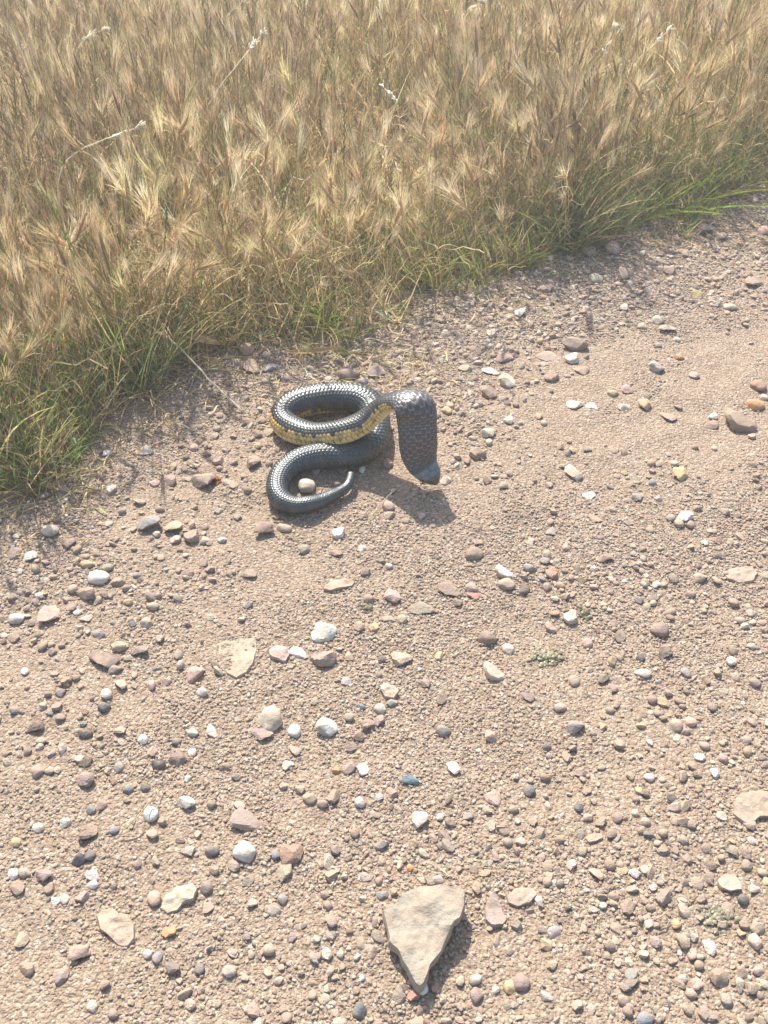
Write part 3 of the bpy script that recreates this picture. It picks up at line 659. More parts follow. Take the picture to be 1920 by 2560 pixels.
    rx = w[:, None] * cs[None]; rz = h[:, None] * sn_[None]
    rz = np.where((sn > 0)[None], h[:, None] * (sn[None].clip(0) ** (0.95 + 0.75 * hoodness[:, None])), rz)
    hl = (hoodness[:, None] * 0.004) * (1 - np.abs(c)[None] ** 2) * (sn[None] < 0); rz = rz + hl
    # brow ridges over the eyes
    brow = H * np.exp(-(((head_d - 0.018) / 0.006) ** 2))[:, None] * np.exp(-((deg - 38) / 14) ** 2) * 0.0016
    nl = np.stack([cs[None] * h[:, None], sn_[None] * w[:, None]], 0); nl = nl / (np.linalg.norm(nl, axis=0) + 1e-9)
    rx = rx + nl[0] * (relief + brow); rz = rz + nl[1] * (relief + brow)
    V = P[:, None] + Bn[:, None] * rx[..., None] + Nn[:, None] * rz[..., None]
    # colours
    dark = np.array([.034, .036, .033]); brn = np.array([.085, .072, .050]); yel = np.array([.66, .43, .13]); cream = np.array([.66, .52, .26])
    col = dark[None, None] * (0.75 + 0.5 * hsh[..., None])
    col = col * (1 - tailness[..., None] * .8) + np.array([.030, .043, .042]) * (0.75 + 0.5 * hsh[..., None]) * tailness[..., None] * .8
    band = np.clip(np.sin(vv * 2 * np.pi / 5.2) * 2.2 - 0.9, 0, 1)[:, None] * np.clip((62 - deg) / 30, 0, 1)
    col = col * (1 - 0.6 * band[..., None]) + brn * 0.6 * band[..., None]
    hs = np.clip(hoodness, 0, 1)[:, None, None]; hs = hs * np.clip((head_d - 0.03) / 0.02, 0, 1)[:, None, None]
    col = col * (0.42 + 0.58 * edge[..., None] ** 0.7) * (1 - hs) + hs * (np.array([.048, .037, .034]) * (.75 + .5 * hsh[..., None]) * edge[..., None] + np.array([.25, .225, .21]) * (1 - edge[..., None]) ** 1.0 * np.clip(.45 + 1.5 * dv0, .12, 1)[..., None])
    cellphi = 90 - np.abs(ci) * (250 / 17.0)                               # degrees of elevation of the scale's own centre
    lim = 20 - 26 * hoodness[:, None] - 60 * tailness + 9 * (hsh - 0.5) * 2
    yl = np.clip((lim - np.where(deg < -14, deg, cellphi)) / 3, 0, 1)
    yc = yel * (0.8 + 0.35 * hsh[..., None]) * (1 - belly[..., None]) + cream * belly[..., None]
    yc = yc * (0.35 + 0.65 * np.where(belly > .5, bedge, edge ** 0.7)[..., None])
    fl = np.clip(np.sin(vv * 2 * np.pi / 5.2 + 2.0) * 1.6 - 0.7, 0, 1)[:, None, None] * (1 - belly[..., None]); yc = yc * (1 - 0.45 * fl) + dark * 0.45 * fl
    tick = (np.clip((-2 - deg) / 3, 0, 1) * np.clip((deg + 24) / 3, 0, 1)) * (np.broadcast_to(fb[:, None], (NR, NA)) > 0.82)
    yc = yc * (1 - 0.8 * tick[..., None])
    col = col * (1 - yl[..., None]) + yc * yl[..., None]
    fr = np.clip((head_d - .010) / .005, 0, 1)[:, None, None]; headc = (np.array([.13, .145, .136]) * fr + np.array([.075, .06, .045]) * (1 - fr)) * (0.45 + 0.6 * hedge[..., None]); lip = np.clip((-6 - deg) / 6, 0, 1)[..., None]
    headc = headc * (1 - lip) + np.array([.34, .27, .13]) * lip; headc = headc * (1 - 0.85 * mouth[..., None])
    col = col * (1 - H[..., None]) + headc * H[..., None]
    Vf = V.reshape(-1, 3); base = np.array([P[:, 0].mean(), P[:, 1].mean(), 0.0]); base[2] = gz(base[0], base[1])
    idx = np.arange(NR * NA).reshape(NR, NA); nxt = np.roll(idx, -1, 1)
    F = np.stack([idx[:-1].ravel(), idx[1:].ravel(), nxt[1:].ravel(), nxt[:-1].ravel()], 1)
    t = NT('snake_skin'); at = t.node('ShaderNodeAttribute', attribute_name='skin')
    nz = t.noise(900, 2, .5, t.node('ShaderNodeNewGeometry').outputs['Position'])
    ms = t.done(at.outputs['Color'], 0.38, t.bump(nz.outputs['Fac'], 0.0002), 0.55)
    t.b.inputs['Coat Weight'].default_value = 0.22; t.b.inputs['Coat Roughness'].default_value = 0.22
    me = mesh_np('snake', Vf - base, F, ms)
    vattr(me, 'skin', np.clip(col.reshape(-1, 3), 0, 1))
    bm = bmesh.new(); bm.from_mesh(me); bm.verts.ensure_lookup_table()
    for row in (idx[0], idx[-1]):
        bm.faces.new([bm.verts[i] for i in row])
    bmesh.ops.recalc_face_normals(bm, faces=bm.faces); bm.to_mesh(me); bm.free()
    o = add('snake', me); o.location = base
    tag(o, 'dark scaly snake with yellow belly coiled on the gravel, flattened hood raised and head down', 'snake')
    # eyes
    te = NT('snake_eye'); me_eye = te.done((.012, .010, .008), 0.12, None, 0.6)
    k = int(np.argmin(np.abs(head_d - 0.0185)))
    for side in (-1, 1):
        a = math.radians(90 - side * 62)
        q = P[k] + Bn[k] * w[k] * math.cos(a) * 1.0 + Nn[k] * h[k] * math.sin(a) * 0.95
        D, Fi = ICO[2]
        e = add('eye', mesh_np('eye', D * .0026, Fi, me_eye), o); e.location = q - base
    return P, w
SNAKE_P, SNAKE_W = build_snake()

# ------------------------------------------------------------------ grass prototypes
def tube3(pts, rads, sides=3):
    pts = np.array(pts, float); V, F = [], []
    for i, p in enumerate(pts):
        t = pts[min(i + 1, len(pts) - 1)] - pts[max(i - 1, 0)]; t /= np.linalg.norm(t) + 1e-9
        a = np.cross(t, [0.3, 1, 0.1]); a /= np.linalg.norm(a) + 1e-9; b = np.cross(t, a)
        for k in range(sides):
            g = 2 * math.pi * k / sides; V.append(p + (a * math.cos(g) + b * math.sin(g)) * rads[i])
    for i in range(len(pts) - 1):
        for k in range(sides):
            F.append((i * sides + k, i * sides + (k + 1) % sides, (i + 1) * sides + (k + 1) % sides, (i + 1) * sides + k))
    return V, F
def ribbon(pts, wid, face=(0, 1, 0), fold=0.25):
    """a folded blade: three verts per station"""
    pts = np.array(pts, float); V, F = [], []
    for i, p in enumerate(pts):
        t = pts[min(i + 1, len(pts) - 1)] - pts[max(i - 1, 0)]; t /= np.linalg.norm(t) + 1e-9
        a = np.cross(t, face); a /= np.linalg.norm(a) + 1e-9; n = np.cross(a, t)
        V += [p - a * wid[i] / 2 + n * wid[i] * fold, p, p + a * wid[i] / 2 + n * wid[i] * fold]
    for i in range(len(pts) - 1):
        for k in (0, 1): F.append((3 * i + k, 3 * i + k + 1, 3 * i + k + 4, 3 * i + k + 3))
    return V, F
class GB:
    def __init__(s): s.V, s.F, s.T = [], [], []
    def add(s, VF, tone):
        b = len(s.V); V, F = VF; s.V += [tuple(v) for v in V]; s.F += [tuple(i + b for i in f) for f in F]; s.T += [tone] * len(V)
    def mesh(s, name, mat, origin=(0, 0, 0)):
        me = mesh_np(name, np.array(s.V) - np.array(origin), [list(f) for f in s.F], mat, smooth=True)
        vattr(me, 'tone', np.array(s.T)); return me
T_STEM, T_HEAD, T_AWN, T_LEAF = (.92, .88, .74), (.86, .76, .64), (1.12, 1.07, .97), (1.0, .93, .80)
def curve_pts(H, bend, n, wob, r_):
    t = np.linspace(0, 1, n); ph = r_.uniform(0, 6.28)
    x = bend * H * t ** 2.1; y = wob * H * np.sin(t * 2.4 + ph) - wob * H * math.sin(ph); z = H * (t - 0.28 * abs(bend) * t ** 2)
    return np.stack([x, y, z], 1)
def barley(seed):
    """stem, leaf, spike and awns of one barley-grass stalk -> four builders + the head's base point"""
    r_ = np.random.default_rng(seed); H = r_.uniform(.15, .23); bend = r_.uniform(.02, .32)
    P = curve_pts(H, bend, 6, .03, r_)
    stem, leaf, spike, awns = GB(), GB(), GB(), GB()
    stem.add(tube3(P, np.linspace(.0010, .0006, 6)), T_STEM)
    d = P[-1] - P[-2]; d /= np.linalg.norm(d); d = d + np.array([bend * .7, 0, -.1]); d /= np.linalg.norm(d)
    Ls = r_.uniform(.034, .048); sp = [P[-1] + d * Ls * k for k in np.linspace(0, 1, 6)]
    spike.add(tube3(sp, [.0010, .0027, .0032, .0028, .0020, .0005], 5), T_HEAD)
    side = np.cross(d, [0, 1, 0.2]); side /= np.linalg.norm(side); oth = np.cross(d, side)
    for k in range(42):
        t = r_.uniform(.02, 1) ; b = P[-1] + d * Ls * t
        ang = r_.uniform(0, 6.28); sprd = r_.uniform(.06, .36) * (1.15 - .5 * t)
        o = side * math.cos(ang) * 1.25 + oth * math.sin(ang) * .75
        v = d + o * sprd; v /= np.linalg.norm(v); L = r_.uniform(.036, .062) * (1.1 - .35 * t)
        b = b + o * .002; mid = b + v * L * .55 + o * L * .02; tip = b + v * L + o * L * .10
        q = np.cross(v, r_.normal(size=3)); q /= np.linalg.norm(q); wq = .00021
        awns.add(([b - q * wq, b + q * wq, mid + q * wq * .8, mid - q * wq * .8, tip], [(0, 1, 2, 3), (3, 2, 4)]), T_AWN)
    for _ in range(r_.integers(1, 3)):
        t0 = r_.integers(1, 4); b = P[t0]; az = r_.uniform(0, 6.28); L = r_.uniform(.05, .11); u = np.array([math.cos(az), math.sin(az), 0])
        tt = np.linspace(0, 1, 6); pts = [b + u * L * .8 * t ** 1.2 + np.array([0, 0, 1]) * L * (.75 * t - r_.uniform(.25, .75) * t ** 1.8) for t in tt]
        leaf.add(ribbon(pts, [.0014, .0019, .0018, .0014, .0009, .0002], (-u[1], u[0], .3)), T_LEAF)
    return stem, leaf, spike, awns, P[-1]
def merge(name, bs, mat):
    g = GB()
    for b in bs:
        o = len(g.V); g.V += b.V; g.F += [tuple(i + o for i in f) for f in b.F]; g.T += b.T
    return g.mesh(name, mat)
BARLEY = [barley(50 + i) for i in range(12)]
BP = [merge('barley_stalk', b[:4], M_GRASS) for b in BARLEY]
def blade_proto(i, name, L0, L1, w0, nb, spread, mat=M_GRASS, droop=(.0, .75)):
    r_ = np.random.default_rng(700 + i + int(L0 * 1e4)); g = GB()
    for _ in range(nb):
        L = r_.uniform(L0, L1); az = r_.uniform(0, 6.28); u = np.array([math.cos(az), math.sin(az), 0]); dr = r_.uniform(*droop); sl = r_.uniform(.1, spread)
        b = np.array([r_.normal(0, .006), r_.normal(0, .006), -.004]); tt = np.linspace(0, 1, 7); kink = r_.uniform(-.12, .12)
        side = np.array([-u[1], u[0], 0])
        pts = [b + u * L * (sl * t + .5 * dr * t ** 2.2) + side * L * kink * math.sin(t * 4) + np.array([0, 0, L]) * (t - .42 * dr * t ** 2.4) for t in tt]
        w = w0 * r_.uniform(.6, 1.2)
        g.add(ribbon(pts, [w * k for k in (.7, 1, 1, .9, .7, .42, .04)], (side[0], side[1], .2)), tuple(np.array(T_LEAF) * r_.uniform(.8, 1.15)))
    return g.mesh(name, mat)
BLADES = [blade_proto(i, 'dry_blades', .06, .19, .0027, 4, .55) for i in range(12)]
STALKS = []
for i in range(6):                                   # thin headless stems and narrow rye spikes
    r_ = np.random.default_rng(1200 + i); g = GB(); P_ = curve_pts(r_.uniform(.20, .30), r_.uniform(.05, .4), 7, .04, r_)
    g.add(tube3(P_, np.linspace(.0009, .0005, 7)), T_STEM)
    if i % 2:
        for k in range(14):
            t = .62 + .38 * k / 14; q = np.array([np.interp(t, np.linspace(0, 1, 7), P_[:, j]) for j in range(3)]); sd_ = (1 if k % 2 else -1) * .0022
            g.add(tube3([q, q + np.array([sd_, .0008, .004]), q + np.array([sd_ * .8, 0, .009])], [.0004, .0012, .0002]), T_HEAD)
    STALKS.append(g.mesh('grass_stem', M_GRASS))
LITTER = []
for i in range(8):
    r_ = np.random.default_rng(1500 + i); g = GB(); L = r_.uniform(.03, .10); n = 5
    pts = np.stack([np.linspace(-L / 2, L / 2, n), np.cumsum(r_.normal(0, L * .05, n)), .002 + np.abs(r_.normal(0, .003, n))], 1)
    if i % 2: g.add(tube3(pts, [.0007] * n), T_STEM)
    else: g.add(ribbon(pts, [.0012, .0026, .003, .0024, .0006], (0, 0.2, 1)), T_LEAF)
    LITTER.append(g.mesh('straw_piece', M_GRASS))

def grass_points(n, y0, y1, dmin, seed, ragged=0.11, fall=None, dmax=None):
    r_ = np.random.default_rng(seed); q = 8 if dmax is None else 40; y = r_.uniform(y0, y1, n * q)
    hw = 0.384 * (y * 0.743 + 0.67) + 0.55 + 0.05 * y; x = r_.uniform(-1, 1, n * q) * hw.max(); k = np.abs(x) < hw; x, y = x[k], y[k]
    d = behind(x, y) + ragged * 2 * (n2(x, y, 5.0, 31) + .6 * n2(x, y, 15.0, 32))
    keep = d > dmin
    if dmax is not None: keep &= d < dmax
    if fall is not None: keep &= r_.random(len(x)) < np.clip((d - dmin) / fall + .12, 0, 1)
    if dmin > -.15: keep &= r_.random(len(x)) < np.clip(.62 + 1.9 * n2(x, y, 4.5, 71) + 1.0 * n2(x, y, 14., 72), .12, 1)
    return x[keep][:n], y[keep][:n], d[keep][:n], r_
DRY = np.array([(.68, .56, .35), (.73, .62, .42), (.60, .47, .30), (.78, .69, .52), (.49, .38, .28), (.60, .56, .33)])
GREEN = np.array([(.23, .35, .10), (.31, .42, .13), (.18, .29, .13), (.38, .41, .16)])
def greenness(x, y, d):
    """share of green blades: fresh growth along the edge in places"""
    e = np.exp(-np.clip(d, 0, 9) / 0.13)
    px = np.array([w2px((a, b, 0.05))[0] for a, b in zip(x, y)])
    zone = 0.5 * np.exp(-((px - 130) / 260) ** 2) + 0.30 * np.exp(-((px - 1250) / 260) ** 2) + .55 * np.exp(-((px - 1640) / 260) ** 2)
    return np.clip(0.20 + e * (1.5 * zone + 0.32) + 0.25 * n2(x, y, 2.5, 41), 0.02, .8)
def lean(x, y, m, r_, amp):
    a = r_.normal(0, amp, m); b = r_.normal(0, amp, m)
    b = b + np.clip((x - 0.55) * 0.55, 0, .5) - 0.05        # the stand leans to the right on the far right
    return a, b
def grassfield(name, label, protos, n, y0, y1, dmin, seed, sc, amp, green=True, fall=None, bright=1.0, ragged=.11, dmax=None):
    x, y, d, r_ = grass_points(n, y0, y1, dmin, seed, ragged, fall, dmax); m = len(x)
    a, b = lean(x, y, m, r_, amp)
    R = np.stack([a, b, r_.uniform(0, 6.28, m)], 1)
    # euler XYZ applies x first; spin the prototype about z first by composing
    Rm = [(Matrix.Rotation(bb, 3, 'Y') @ Matrix.Rotation(aa, 3, 'X') @ Matrix.Rotation(zz, 3, 'Z')).to_euler() for aa, bb, zz in R]
    R = np.array([e[:] for e in Rm])
    s = r_.uniform(*sc, m) * np.clip(.72 + d * 1.6, .6, 1.0) * (1 + .55 * n2(x, y, 5.0, 73))
    C = DRY[r_.integers(0, len(DRY), m)] * r_.uniform(.75, 1.15, (m, 1)) * (1 + 0.5 * n2(x, y, 3.0, 51))[:, None]
    if green:
        gk = r_.random(m) < greenness(x, y, d) * (1 if green is True else green); C[gk] = GREEN[r_.integers(0, len(GREEN), gk.sum())] * r_.uniform(.8, 1.2, (gk.sum(), 1))
    P = np.stack([x, y, gh(x, y) - .002], 1)
    nar = np.interp(d, [0, .15, .9], [1, .9, .5]) if protos is BP else np.ones(m)
    return instancer(name, protos, P, R, np.stack([s * nar, s * nar, s], 1), np.clip(C * bright, 0, .85), label)
grassfield('barley_grass', 'dense stand of dry tan barley grass behind the gravel road', BP, 8200, 1.2, 4.3, 0.0, 61, (.65, 1.25), .13, green=False, fall=.04)
grassfield('grass_blades', 'tangle of dry and green blades under the barley grass', BLADES, 15000, 1.15, 4.3, -0.045, 62, (.6, 1.25), .22, green=True, fall=.06)
grassfield('grass_stems', 'thin upright grass stems and narrow seed spikes among the barley', STALKS, 15000, 1.2, 4.3, 0.0, 63, (.65, 1.2), .15, green=.8, fall=.08, bright=1.08)
SHORT = [blade_proto(40 + i, 'short_blades', .04, .12, .0028, 6, .8, droop=(.1, .9)) for i in range(8)]
grassfield('verge_grass', 'short matted dry and green grass at the foot of the stand', SHORT, 6500, 1.0, 3.4, -0.035, 66, (.6, 1.3), .30, green=.55, fall=.08, dmax=.34, bright=.9)
grassfield('far_grass', 'dry grass field going on beyond the stand at the road', BP, 9000, 4.3, 11.0, 0.05, 64, (1.2, 1.9), .18, green=.2)
grassfield('straw_litter', 'broken straw lying at the foot of the grass', LITTER, 20000, 1.0, 3.2, -0.24, 65, (.6, 1.7), .22, green=.1, fall=.34, ragged=.16, dmax=.6, bright=1.2)

# ------------------------------------------------------------------ single plants in front of the mass
def lab_grass(desc, x, y, z=.12):
    px, py = w2px((x, y, z)); return autolabel(desc, px, py, GLM)
PROTO_B = []
for b in BARLEY:
    top = b[4]
    PROTO_B.append((b[0].mesh('stem', M_PLANT), b[1].mesh('leaf', M_PLANT), b[2].mesh('seed_head', M_PLANT, top), b[3].mesh('awns', M_PLANT, top), Vector(top)))
def barley_thing(x, y, s, az, a, b, col, label):
    st_, lf, hd, aw, top = random.choice(PROTO_B)
    r = bpy.data.objects.new('barley_stalk', None); COL.objects.link(r); r.empty_display_size = .02
    r.location = (x, y, gz(x, y) - .002); r.scale = (s, s, s)
    r.rotation_euler = (Matrix.Rotation(b, 3, 'Y') @ Matrix.Rotation(a, 3, 'X') @ Matrix.Rotation(az, 3, 'Z')).to_euler()
    tag(r, label, 'grass stalk', 'barley stalks standing at the front of the dry grass')
    for nm, me in (('stem', st_), ('leaf', lf), ('seed_head', hd)):
        o = add(nm, me, r); o.color = (*col, 1)
        if nm == 'seed_head':
            o.location = top; w_ = add('awns', aw, o); w_.color = (*col, 1); w_['kind'] = 'stuff'
    return r
fx_ = random.Random(5)
front = [(620, 850), (655, 860), (690, 850), (590, 845), (905, 800), (935, 790), (860, 815), (1105, 745), (1130, 735), (1160, 730), (560, 880), (30, 1010), (62, 1030), (100, 1020), (20, 1075), (1270, 700), (1410, 640), (1015, 770), (1060, 755)]
while len(front) < 130:
    px = fx_.uniform(-20, 1930); i = fx_.random()
    ey = np.interp(px, [a for a, _ in edge_px()], [b for _, b in edge_px()])
    front.append((px, ey - 12 - 190 * i ** 1.4))
for px, py in front:
    p = px2w(px, py); a, b = fx_.gauss(.05, .16), fx_.gauss(-.02, .18) + (0.3 if px > 1600 else 0)
    s = fx_.uniform(.8, 1.2); c = np.array(DRY[fx_.choice([0, 1, 1, 3, 3, 5])]) * fx_.uniform(.8, 1.05)
    w_ = ('upright' if abs(b) < .1 else 'right leaning' if b > 0 else 'left leaning')
    z_ = 'tall' if s > 1.06 else 'short' if s < .9 else 'mid height'
    barley_thing(p[0], p[1], s, fx_.uniform(0, 6.28), a, b, np.clip(c, 0, .8), lab_grass(f'{z_} {w_} bristly barley stalk', p[0], p[1]))

def tuft(px, py, label, col, n, L0, L1, w0, spread, seed, leanx=0.0):
    """a tuft of separate blades"""
    p = px2w(px, py); r_ = random.Random(seed)
    root = bpy.data.objects.new('grass_tuft', None); COL.objects.link(root); root.location = (p[0], p[1], gz(p[0], p[1])); root.empty_display_size = .02
    tag(root, label, 'grass tuft', 'green grass tufts along the edge of the verge'); USED[label] = 1
    for k in range(n):
        L = r_.uniform(L0, L1); az = r_.uniform(0, 6.28); u = np.array([math.cos(az) + leanx, math.sin(az) * .8 - .25, 0]); dr = r_.uniform(.2, 1.1); sl = r_.uniform(.05, spread)
        side = np.array([-u[1], u[0], 0]); bpt = np.array([r_.gauss(0, .010), r_.gauss(0, .008), -.004]); g = GB()
        pts = [bpt + u * L * (sl * t + .5 * dr * t ** 2.2) + np.array([0, 0, L]) * (t - .45 * dr * t ** 2.4) for t in np.linspace(0, 1, 8)]
        w = w0 * r_.uniform(.7, 1.25); g.add(ribbon(pts, [w * q for q in (.7, .95, 1, 1, .85, .65, .4, .03)], (side[0], side[1], .2)), T_LEAF)
        o = add('blade', g.mesh('blade', M_PLANT), root); c = np.array(col) * r_.uniform(.8, 1.25) * np.array([r_.uniform(.9, 1.25), 1, r_.uniform(.8, 1.1)]); o.color = (*c, 1)
G1, G2, G3 = (.25, .38, .09), (.16, .26, .12), (.29, .34, .12)
for i, a in enumerate([(256, 945, 'bright green tuft of tall blades at the left of the verge', G1, 9, .10, .20, .0052, .5), (90, 1020, 'dark green tuft at the far left edge of the grass', G2, 14, .07, .16, .0042, .8),
          (175, 1045, 'bluish green drooping tuft in the shade left of the fallen stem', G2, 12, .06, .13, .0045, 1.0), (45, 920, 'dark green tuft behind the one at the left corner', G2, 12, .08, .17, .0042, .7),
          (320, 960, 'loose green tuft beside the long fallen stem', G3, 9, .06, .13, .0036, 1.0), (800, 838, 'pair of bright green upright blades behind the snake', G1, 4, .10, .17, .0060, .25),
          (700, 700, 'broad green leaning blades in the barley above the snake', G1, 4, .12, .2, .0055, .8), (1080, 730, 'green tuft at the verge above the hood', G3, 10, .06, .14, .0036, .7),
          (1190, 705, 'yellowish green tuft right of the one above the hood', G3, 12, .06, .15, .0038, .7), (1310, 672, 'low green tuft on the verge beside the olive stone', G1, 10, .05, .12, .0036, .9),
          (1490, 590, 'dark green clump shading the gravel behind the upright stone', G2, 16, .07, .16, .0040, .8), (1600, 555, 'broad green clump drooping over the gravel', G1, 16, .07, .15, .0044, 1.0),
          (1690, 540, 'green tuft with blades lying out to the right', G1, 12, .08, .17, .0042, 1.1), (1770, 512, 'pale green tuft near the right end of the verge', G3, 12, .07, .16, .0040, .9),
          (1860, 485, 'last green tuft before the right picture edge', G2, 10, .06, .14, .0040, .9)]):
    tuft(*a, seed=300 + i, leanx=0.45 if a[0] > 1450 else 0.0)

# ---- pale stems, straws and odd leaves, each a thing
def stem_thing(name, pts_px, rad, col, label, cat, panicle=0, taper=.6, group=None):
    """pts_px: (photo x, photo y, height) knots"""
    K = np.array([px2w(a, b, z) for a, b, z in pts_px]); K[:, 2] += np.array([gz(k[0], k[1]) for k in K]) * (K[:, 2] < .02)
    P_ = smooth_path(K, 14) if len(K) > 2 else np.linspace(K[0], K[-1], 6)
    r_ = np.random.default_rng(int(pts_px[0][0] * 7 + pts_px[0][1])); org = P_[0].copy()
    P_ = P_ - org; P_[1:-1] += r_.normal(0, .0006, (len(P_) - 2, 3))
    g = GB(); g.add(tube3(P_, np.linspace(rad, rad * taper, len(P_)), 5), (1, .97, .9))
    if not panicle:
        o = add(name, g.mesh(name, M_PLANT)); o.location = org; o.color = (*col, 1)
    else:
        o = bpy.data.objects.new(name, None); COL.objects.link(o); o.location = org; o.empty_display_size = .02
        s = add('stem', g.mesh('stem', M_PLANT), o); s.color = (*col, 1)
        h = GB(); d = P_[-1] - P_[-3]; d /= np.linalg.norm(d)
        for k in range(panicle):
            t = r_.uniform(.0, 1); b = P_[-1] - d * .055 * (1 - t) if t < .5 else P_[-1] + d * .02 * (t - .5)
            v = d + r_.normal(0, .30, 3) + np.array([0, 0, -.1]); v /= np.linalg.norm(v); L = r_.uniform(.011, .022)
            h.add(tube3([b, b + v * L * .45, b + v * L * .8, b + v * L], [.0004, .0019, .0016, .0002], 4), (1.15, 1.12, 1.05))
        q = add('seed_head', h.mesh('seed_head', M_PLANT), o); q.color = (*col, 1)
    tag(o, label, cat, group); USED[label] = 1
    return o
PALE, STRAW, RED = (.82, .79, .70), (.62, .52, .34), (.42, .24, .13)  # PALE is near white to put the sun's glare on seed heads into colour
stem_thing('fallen_stem', [(604, 1030, .004), (520, 945, .035), (440, 861, .06), (323, 785, .10)], .0019, PALE, 'long pale fallen stem slanting from the grass to the gravel left of the snake', 'grass stem')
for i, (pts, lab) in enumerate([([(156, 560, .10), (160, 411, .22), (249, 353, .25), (335, 322, .26)], 'silver drooping seed panicle at the upper left of the grass'),
                 ([(500, 330, .12), (532, 243, .22), (590, 165, .27), (650, 92, .30)], 'silver seed panicle high in the middle left of the grass'),
                 ([(180, 190, .15), (214, 98, .26), (252, 78, .28)], 'small silver seed head near the upper left corner'),
                 ([(1500, 300, .10), (1579, 168, .22), (1625, 120, .26), (1666, 81, .28)], 'slanting silver rye spike at the upper right'),
                 ([(1500, 190, .16), (1512, 130, .24), (1530, 81, .28)], 'short silver seed head left of the slanting rye spike'),
                 ([(1000, 350, .10), (995, 283, .18), (982, 245, .21), (962, 222, .22)], 'small white spike bending left in the middle of the grass'),
                 ([(580, 120, .16), (575, 40, .28), (600, 12, .31)], 'feathery seed head touching the top of the picture'),
                 ([(1160, 90, .16), (1172, 30, .26), (1200, 8, .29)], 'pale bent panicle at the top edge right of middle')]):
    stem_thing('seed_stalk', pts, .0014, PALE if i != 6 else (.66, .60, .46), lab, 'seed stalk', 26 if i in (3, 4, 5) else 42, group='silver seed heads shining in the dry grass')
for pts, c, lab in [([(713, 1336, .004), (790, 1340, .006), (875, 1322, .005)], STRAW, 'thin curved straw under the white block stone in front of the tail'),
                    ([(920, 1298, .004), (970, 1235, .010), (1025, 1194, .016)], STRAW, "straw lying across the gravel towards the snake's chin"),
                    ([(301, 2088, .005), (355, 2026, .018), (405, 1968, .006)], STRAW, 'pair of straws leaning past the pale bluish stone'),
                    ([(1095, 2165, .005), (1124, 2190, .004)], PALE, 'short cream straw beyond the right corner of the triangular rock'),
                    ([(835, 2196, .004), (825, 2216, .004)], PALE, 'very short straw bit left of the triangular rock'),
                    ([(274, 1617, .004), (309, 1584, .010)], STRAW, 'short straw beside the tan wedge stone at the left'),
                    ([(1608, 589, .006), (1640, 600, .012), (1673, 614, .004)], PALE, 'bright bleached stick lying at the edge of the green clump'),
                    ([(1762, 726, .004), (1800, 700, .006), (1851, 664, .004)], RED, 'reddish twig lying on the upper right of the road'),
                    ([(1843, 583, .004), (1880, 597, .006), (1930, 610, .004)], STRAW, 'straw at the right picture edge below the verge'),
                    ([(-10, 1284, .006), (50, 1264, .014), (112, 1254, .006)], STRAW, 'straw at the left picture edge under the long brown stone'),
                    ([(1088, 1079, .004), (1122, 1063, .006)], STRAW, 'short straw poking out right of the hood'),
                    ([(1639, 2300, .012), (1677, 2279, .010)], STRAW, 'straw lying over the shadow of the upright brown block'),
                    ([(985, 842, .004), (1010, 838, .006), (1042, 828, .004)], STRAW, 'thin grey straw on the gravel beyond the hood'),
                    ([(470, 1152, .004), (520, 1190, .005)], STRAW, 'thin straw above the brown angular stone left of the tail'),
                    ([(538, 1262, .004), (566, 1266, .004)], PALE, 'tiny straw left of the tail curve')]:
    stem_thing('straw', pts, .00085, c, lab, 'straw', group='loose straws lying on the gravel')
def leaf_thing(name, pts_px, wid, col, label, cat):
    K = np.array([px2w(a, b, z) for a, b, z in pts_px]); P_ = smooth_path(K, 9) if len(K) > 2 else np.linspace(K[0], K[-1], 9); org = P_[0].copy(); P_ = P_ - org
    org[2] += gz(org[0], org[1]) * (org[2] < .03)
    g = GB(); g.add(ribbon(P_, [wid * q for q in (.4, .7, .95, 1, 1, .9, .7, .45, .05)], (.3, -.6, .7)), T_LEAF); o = add(name, g.mesh(name, M_PLANT)); o.location = org; o.color = (*col, 1)
    tag(o, label, cat); USED[label] = 1
leaf_thing('leaf', [(163, 1028, .03), (180, 1080, .02), (203, 1145, .006)], .007, (.16, .24, .19), 'bluish green leaf blade drooping onto the gravel at the left', 'leaf')
leaf_thing('leaf', [(1098, 338, .20), (1104, 322, .21), (1112, 308, .22)], .013, (.60, .28, .10), 'curled orange dry leaf caught high in the barley', 'leaf')
leaf_thing('leaf', [(930, 352, .2), (965, 364, .21), (1006, 358, .21)], .006, (.66, .50, .24), 'yellow straw leaf lying level in the barley below the white spike', 'leaf')
leaf_thing('leaf', [(720, 885, .012), (800, 880, .016), (860, 872, .012)], .010, (.60, .44, .24), 'broad dry leaf lying along the verge just behind the snake', 'leaf')
leaf_thing('leaf', [(836, 880, .014), (852, 876, .02), (872, 882, .010)], .008, (.27, .33, .07), 'yellow green leaf tip behind the snake coil', 'leaf')
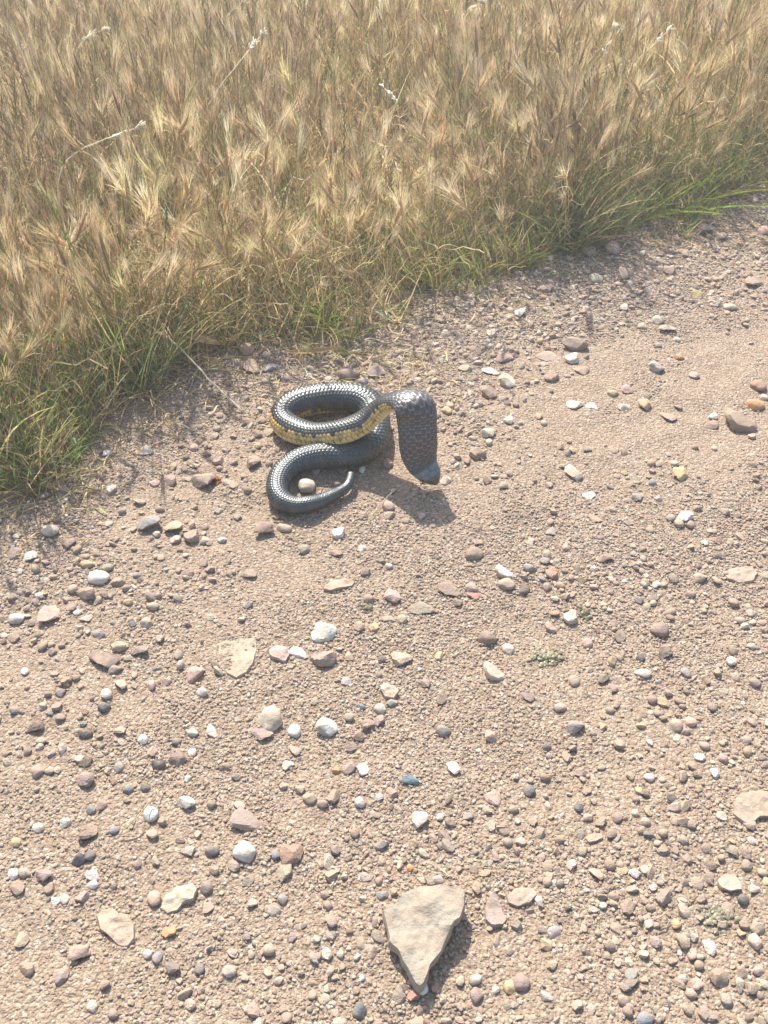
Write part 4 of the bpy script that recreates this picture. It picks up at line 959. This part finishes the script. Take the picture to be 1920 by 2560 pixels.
leaf_thing('leaf', [(455, 835, .04), (510, 850, .045), (560, 862, .02)], .012, (.66, .52, .30), 'wide crumpled dry leaf at the verge above the fallen stem', 'leaf')
leaf_thing('leaf', [(935, 780, .02), (960, 792, .02), (985, 806, .008)], .006, (.40, .46, .38), 'grey green strap leaf pointing down onto the gravel', 'leaf')

# ---- lichen crusts: low heaps of crumbly flakes
def crust(px, py, wpx, hpx, col, label, seed, n=170):
    r_ = np.random.default_rng(seed); s = ppm(px, py); W, D = wpx / s / 2, hpx / s / math.sin(dep_angle(py)) / 2; c = px2w(px, py); g = GB(); V, F, Tn_ = [], [], []
    for k in range(n):
        a, q = r_.uniform(0, 6.28), min(abs(r_.normal(0, .45)), 1); x, y = W * q * math.cos(a), D * q * math.sin(a)
        z = gz(c[0] + x, c[1] + y) - gz(c[0], c[1]) + r_.uniform(.0005, .0045) * (1 - q * .6); R_ = r_.uniform(.0012, .0032); D1, F1 = ICO[1]
        b = len(V); pts = D1 * R_ * (1 + .5 * (r_.random((len(D1), 1)) - .5)) * np.array([1.2, 1, .6]) + np.array([x, y, z]); V += pts.tolist(); F += (F1 + b).tolist()
        Tn_ += [tuple(np.array((1, 1, 1)) * r_.uniform(.6, 1.15))] * len(D1)
    me = mesh_np('lichen', np.array(V), F, M_PLANT, False); vattr(me, 'tone', np.array(Tn_))
    o = add('lichen', me); o.location = (c[0], c[1], gz(c[0], c[1])); o.color = (*col, 1); tag(o, label, 'lichen'); USED[label] = 1
crust(1370, 1642, 120, 44, (.50, .46, .30), 'pale yellowish lichen crust spread on the gravel right of mid road', 1)
crust(1460, 1532, 34, 36, (.30, .27, .16), 'small dark lichen clump beside the cream quartz stone', 2, 70)
crust(1790, 2298, 100, 70, (.47, .43, .30), 'pale lichen crust in the lower right of the road', 3)
crust(700, 1293, 60, 26, (.38, .31, .20), "crumbly dirt crust just in front of the snake's tail curve", 4, 90)
crust(920, 1517, 34, 24, (.40, .36, .22), 'tiny yellowish lichen clump beyond the large white stone', 5, 50)
crust(541, 1205, 18, 26, (.42, .15, .05), 'orange dry sprig against the brown angular stone left of the tail', 6, 36)
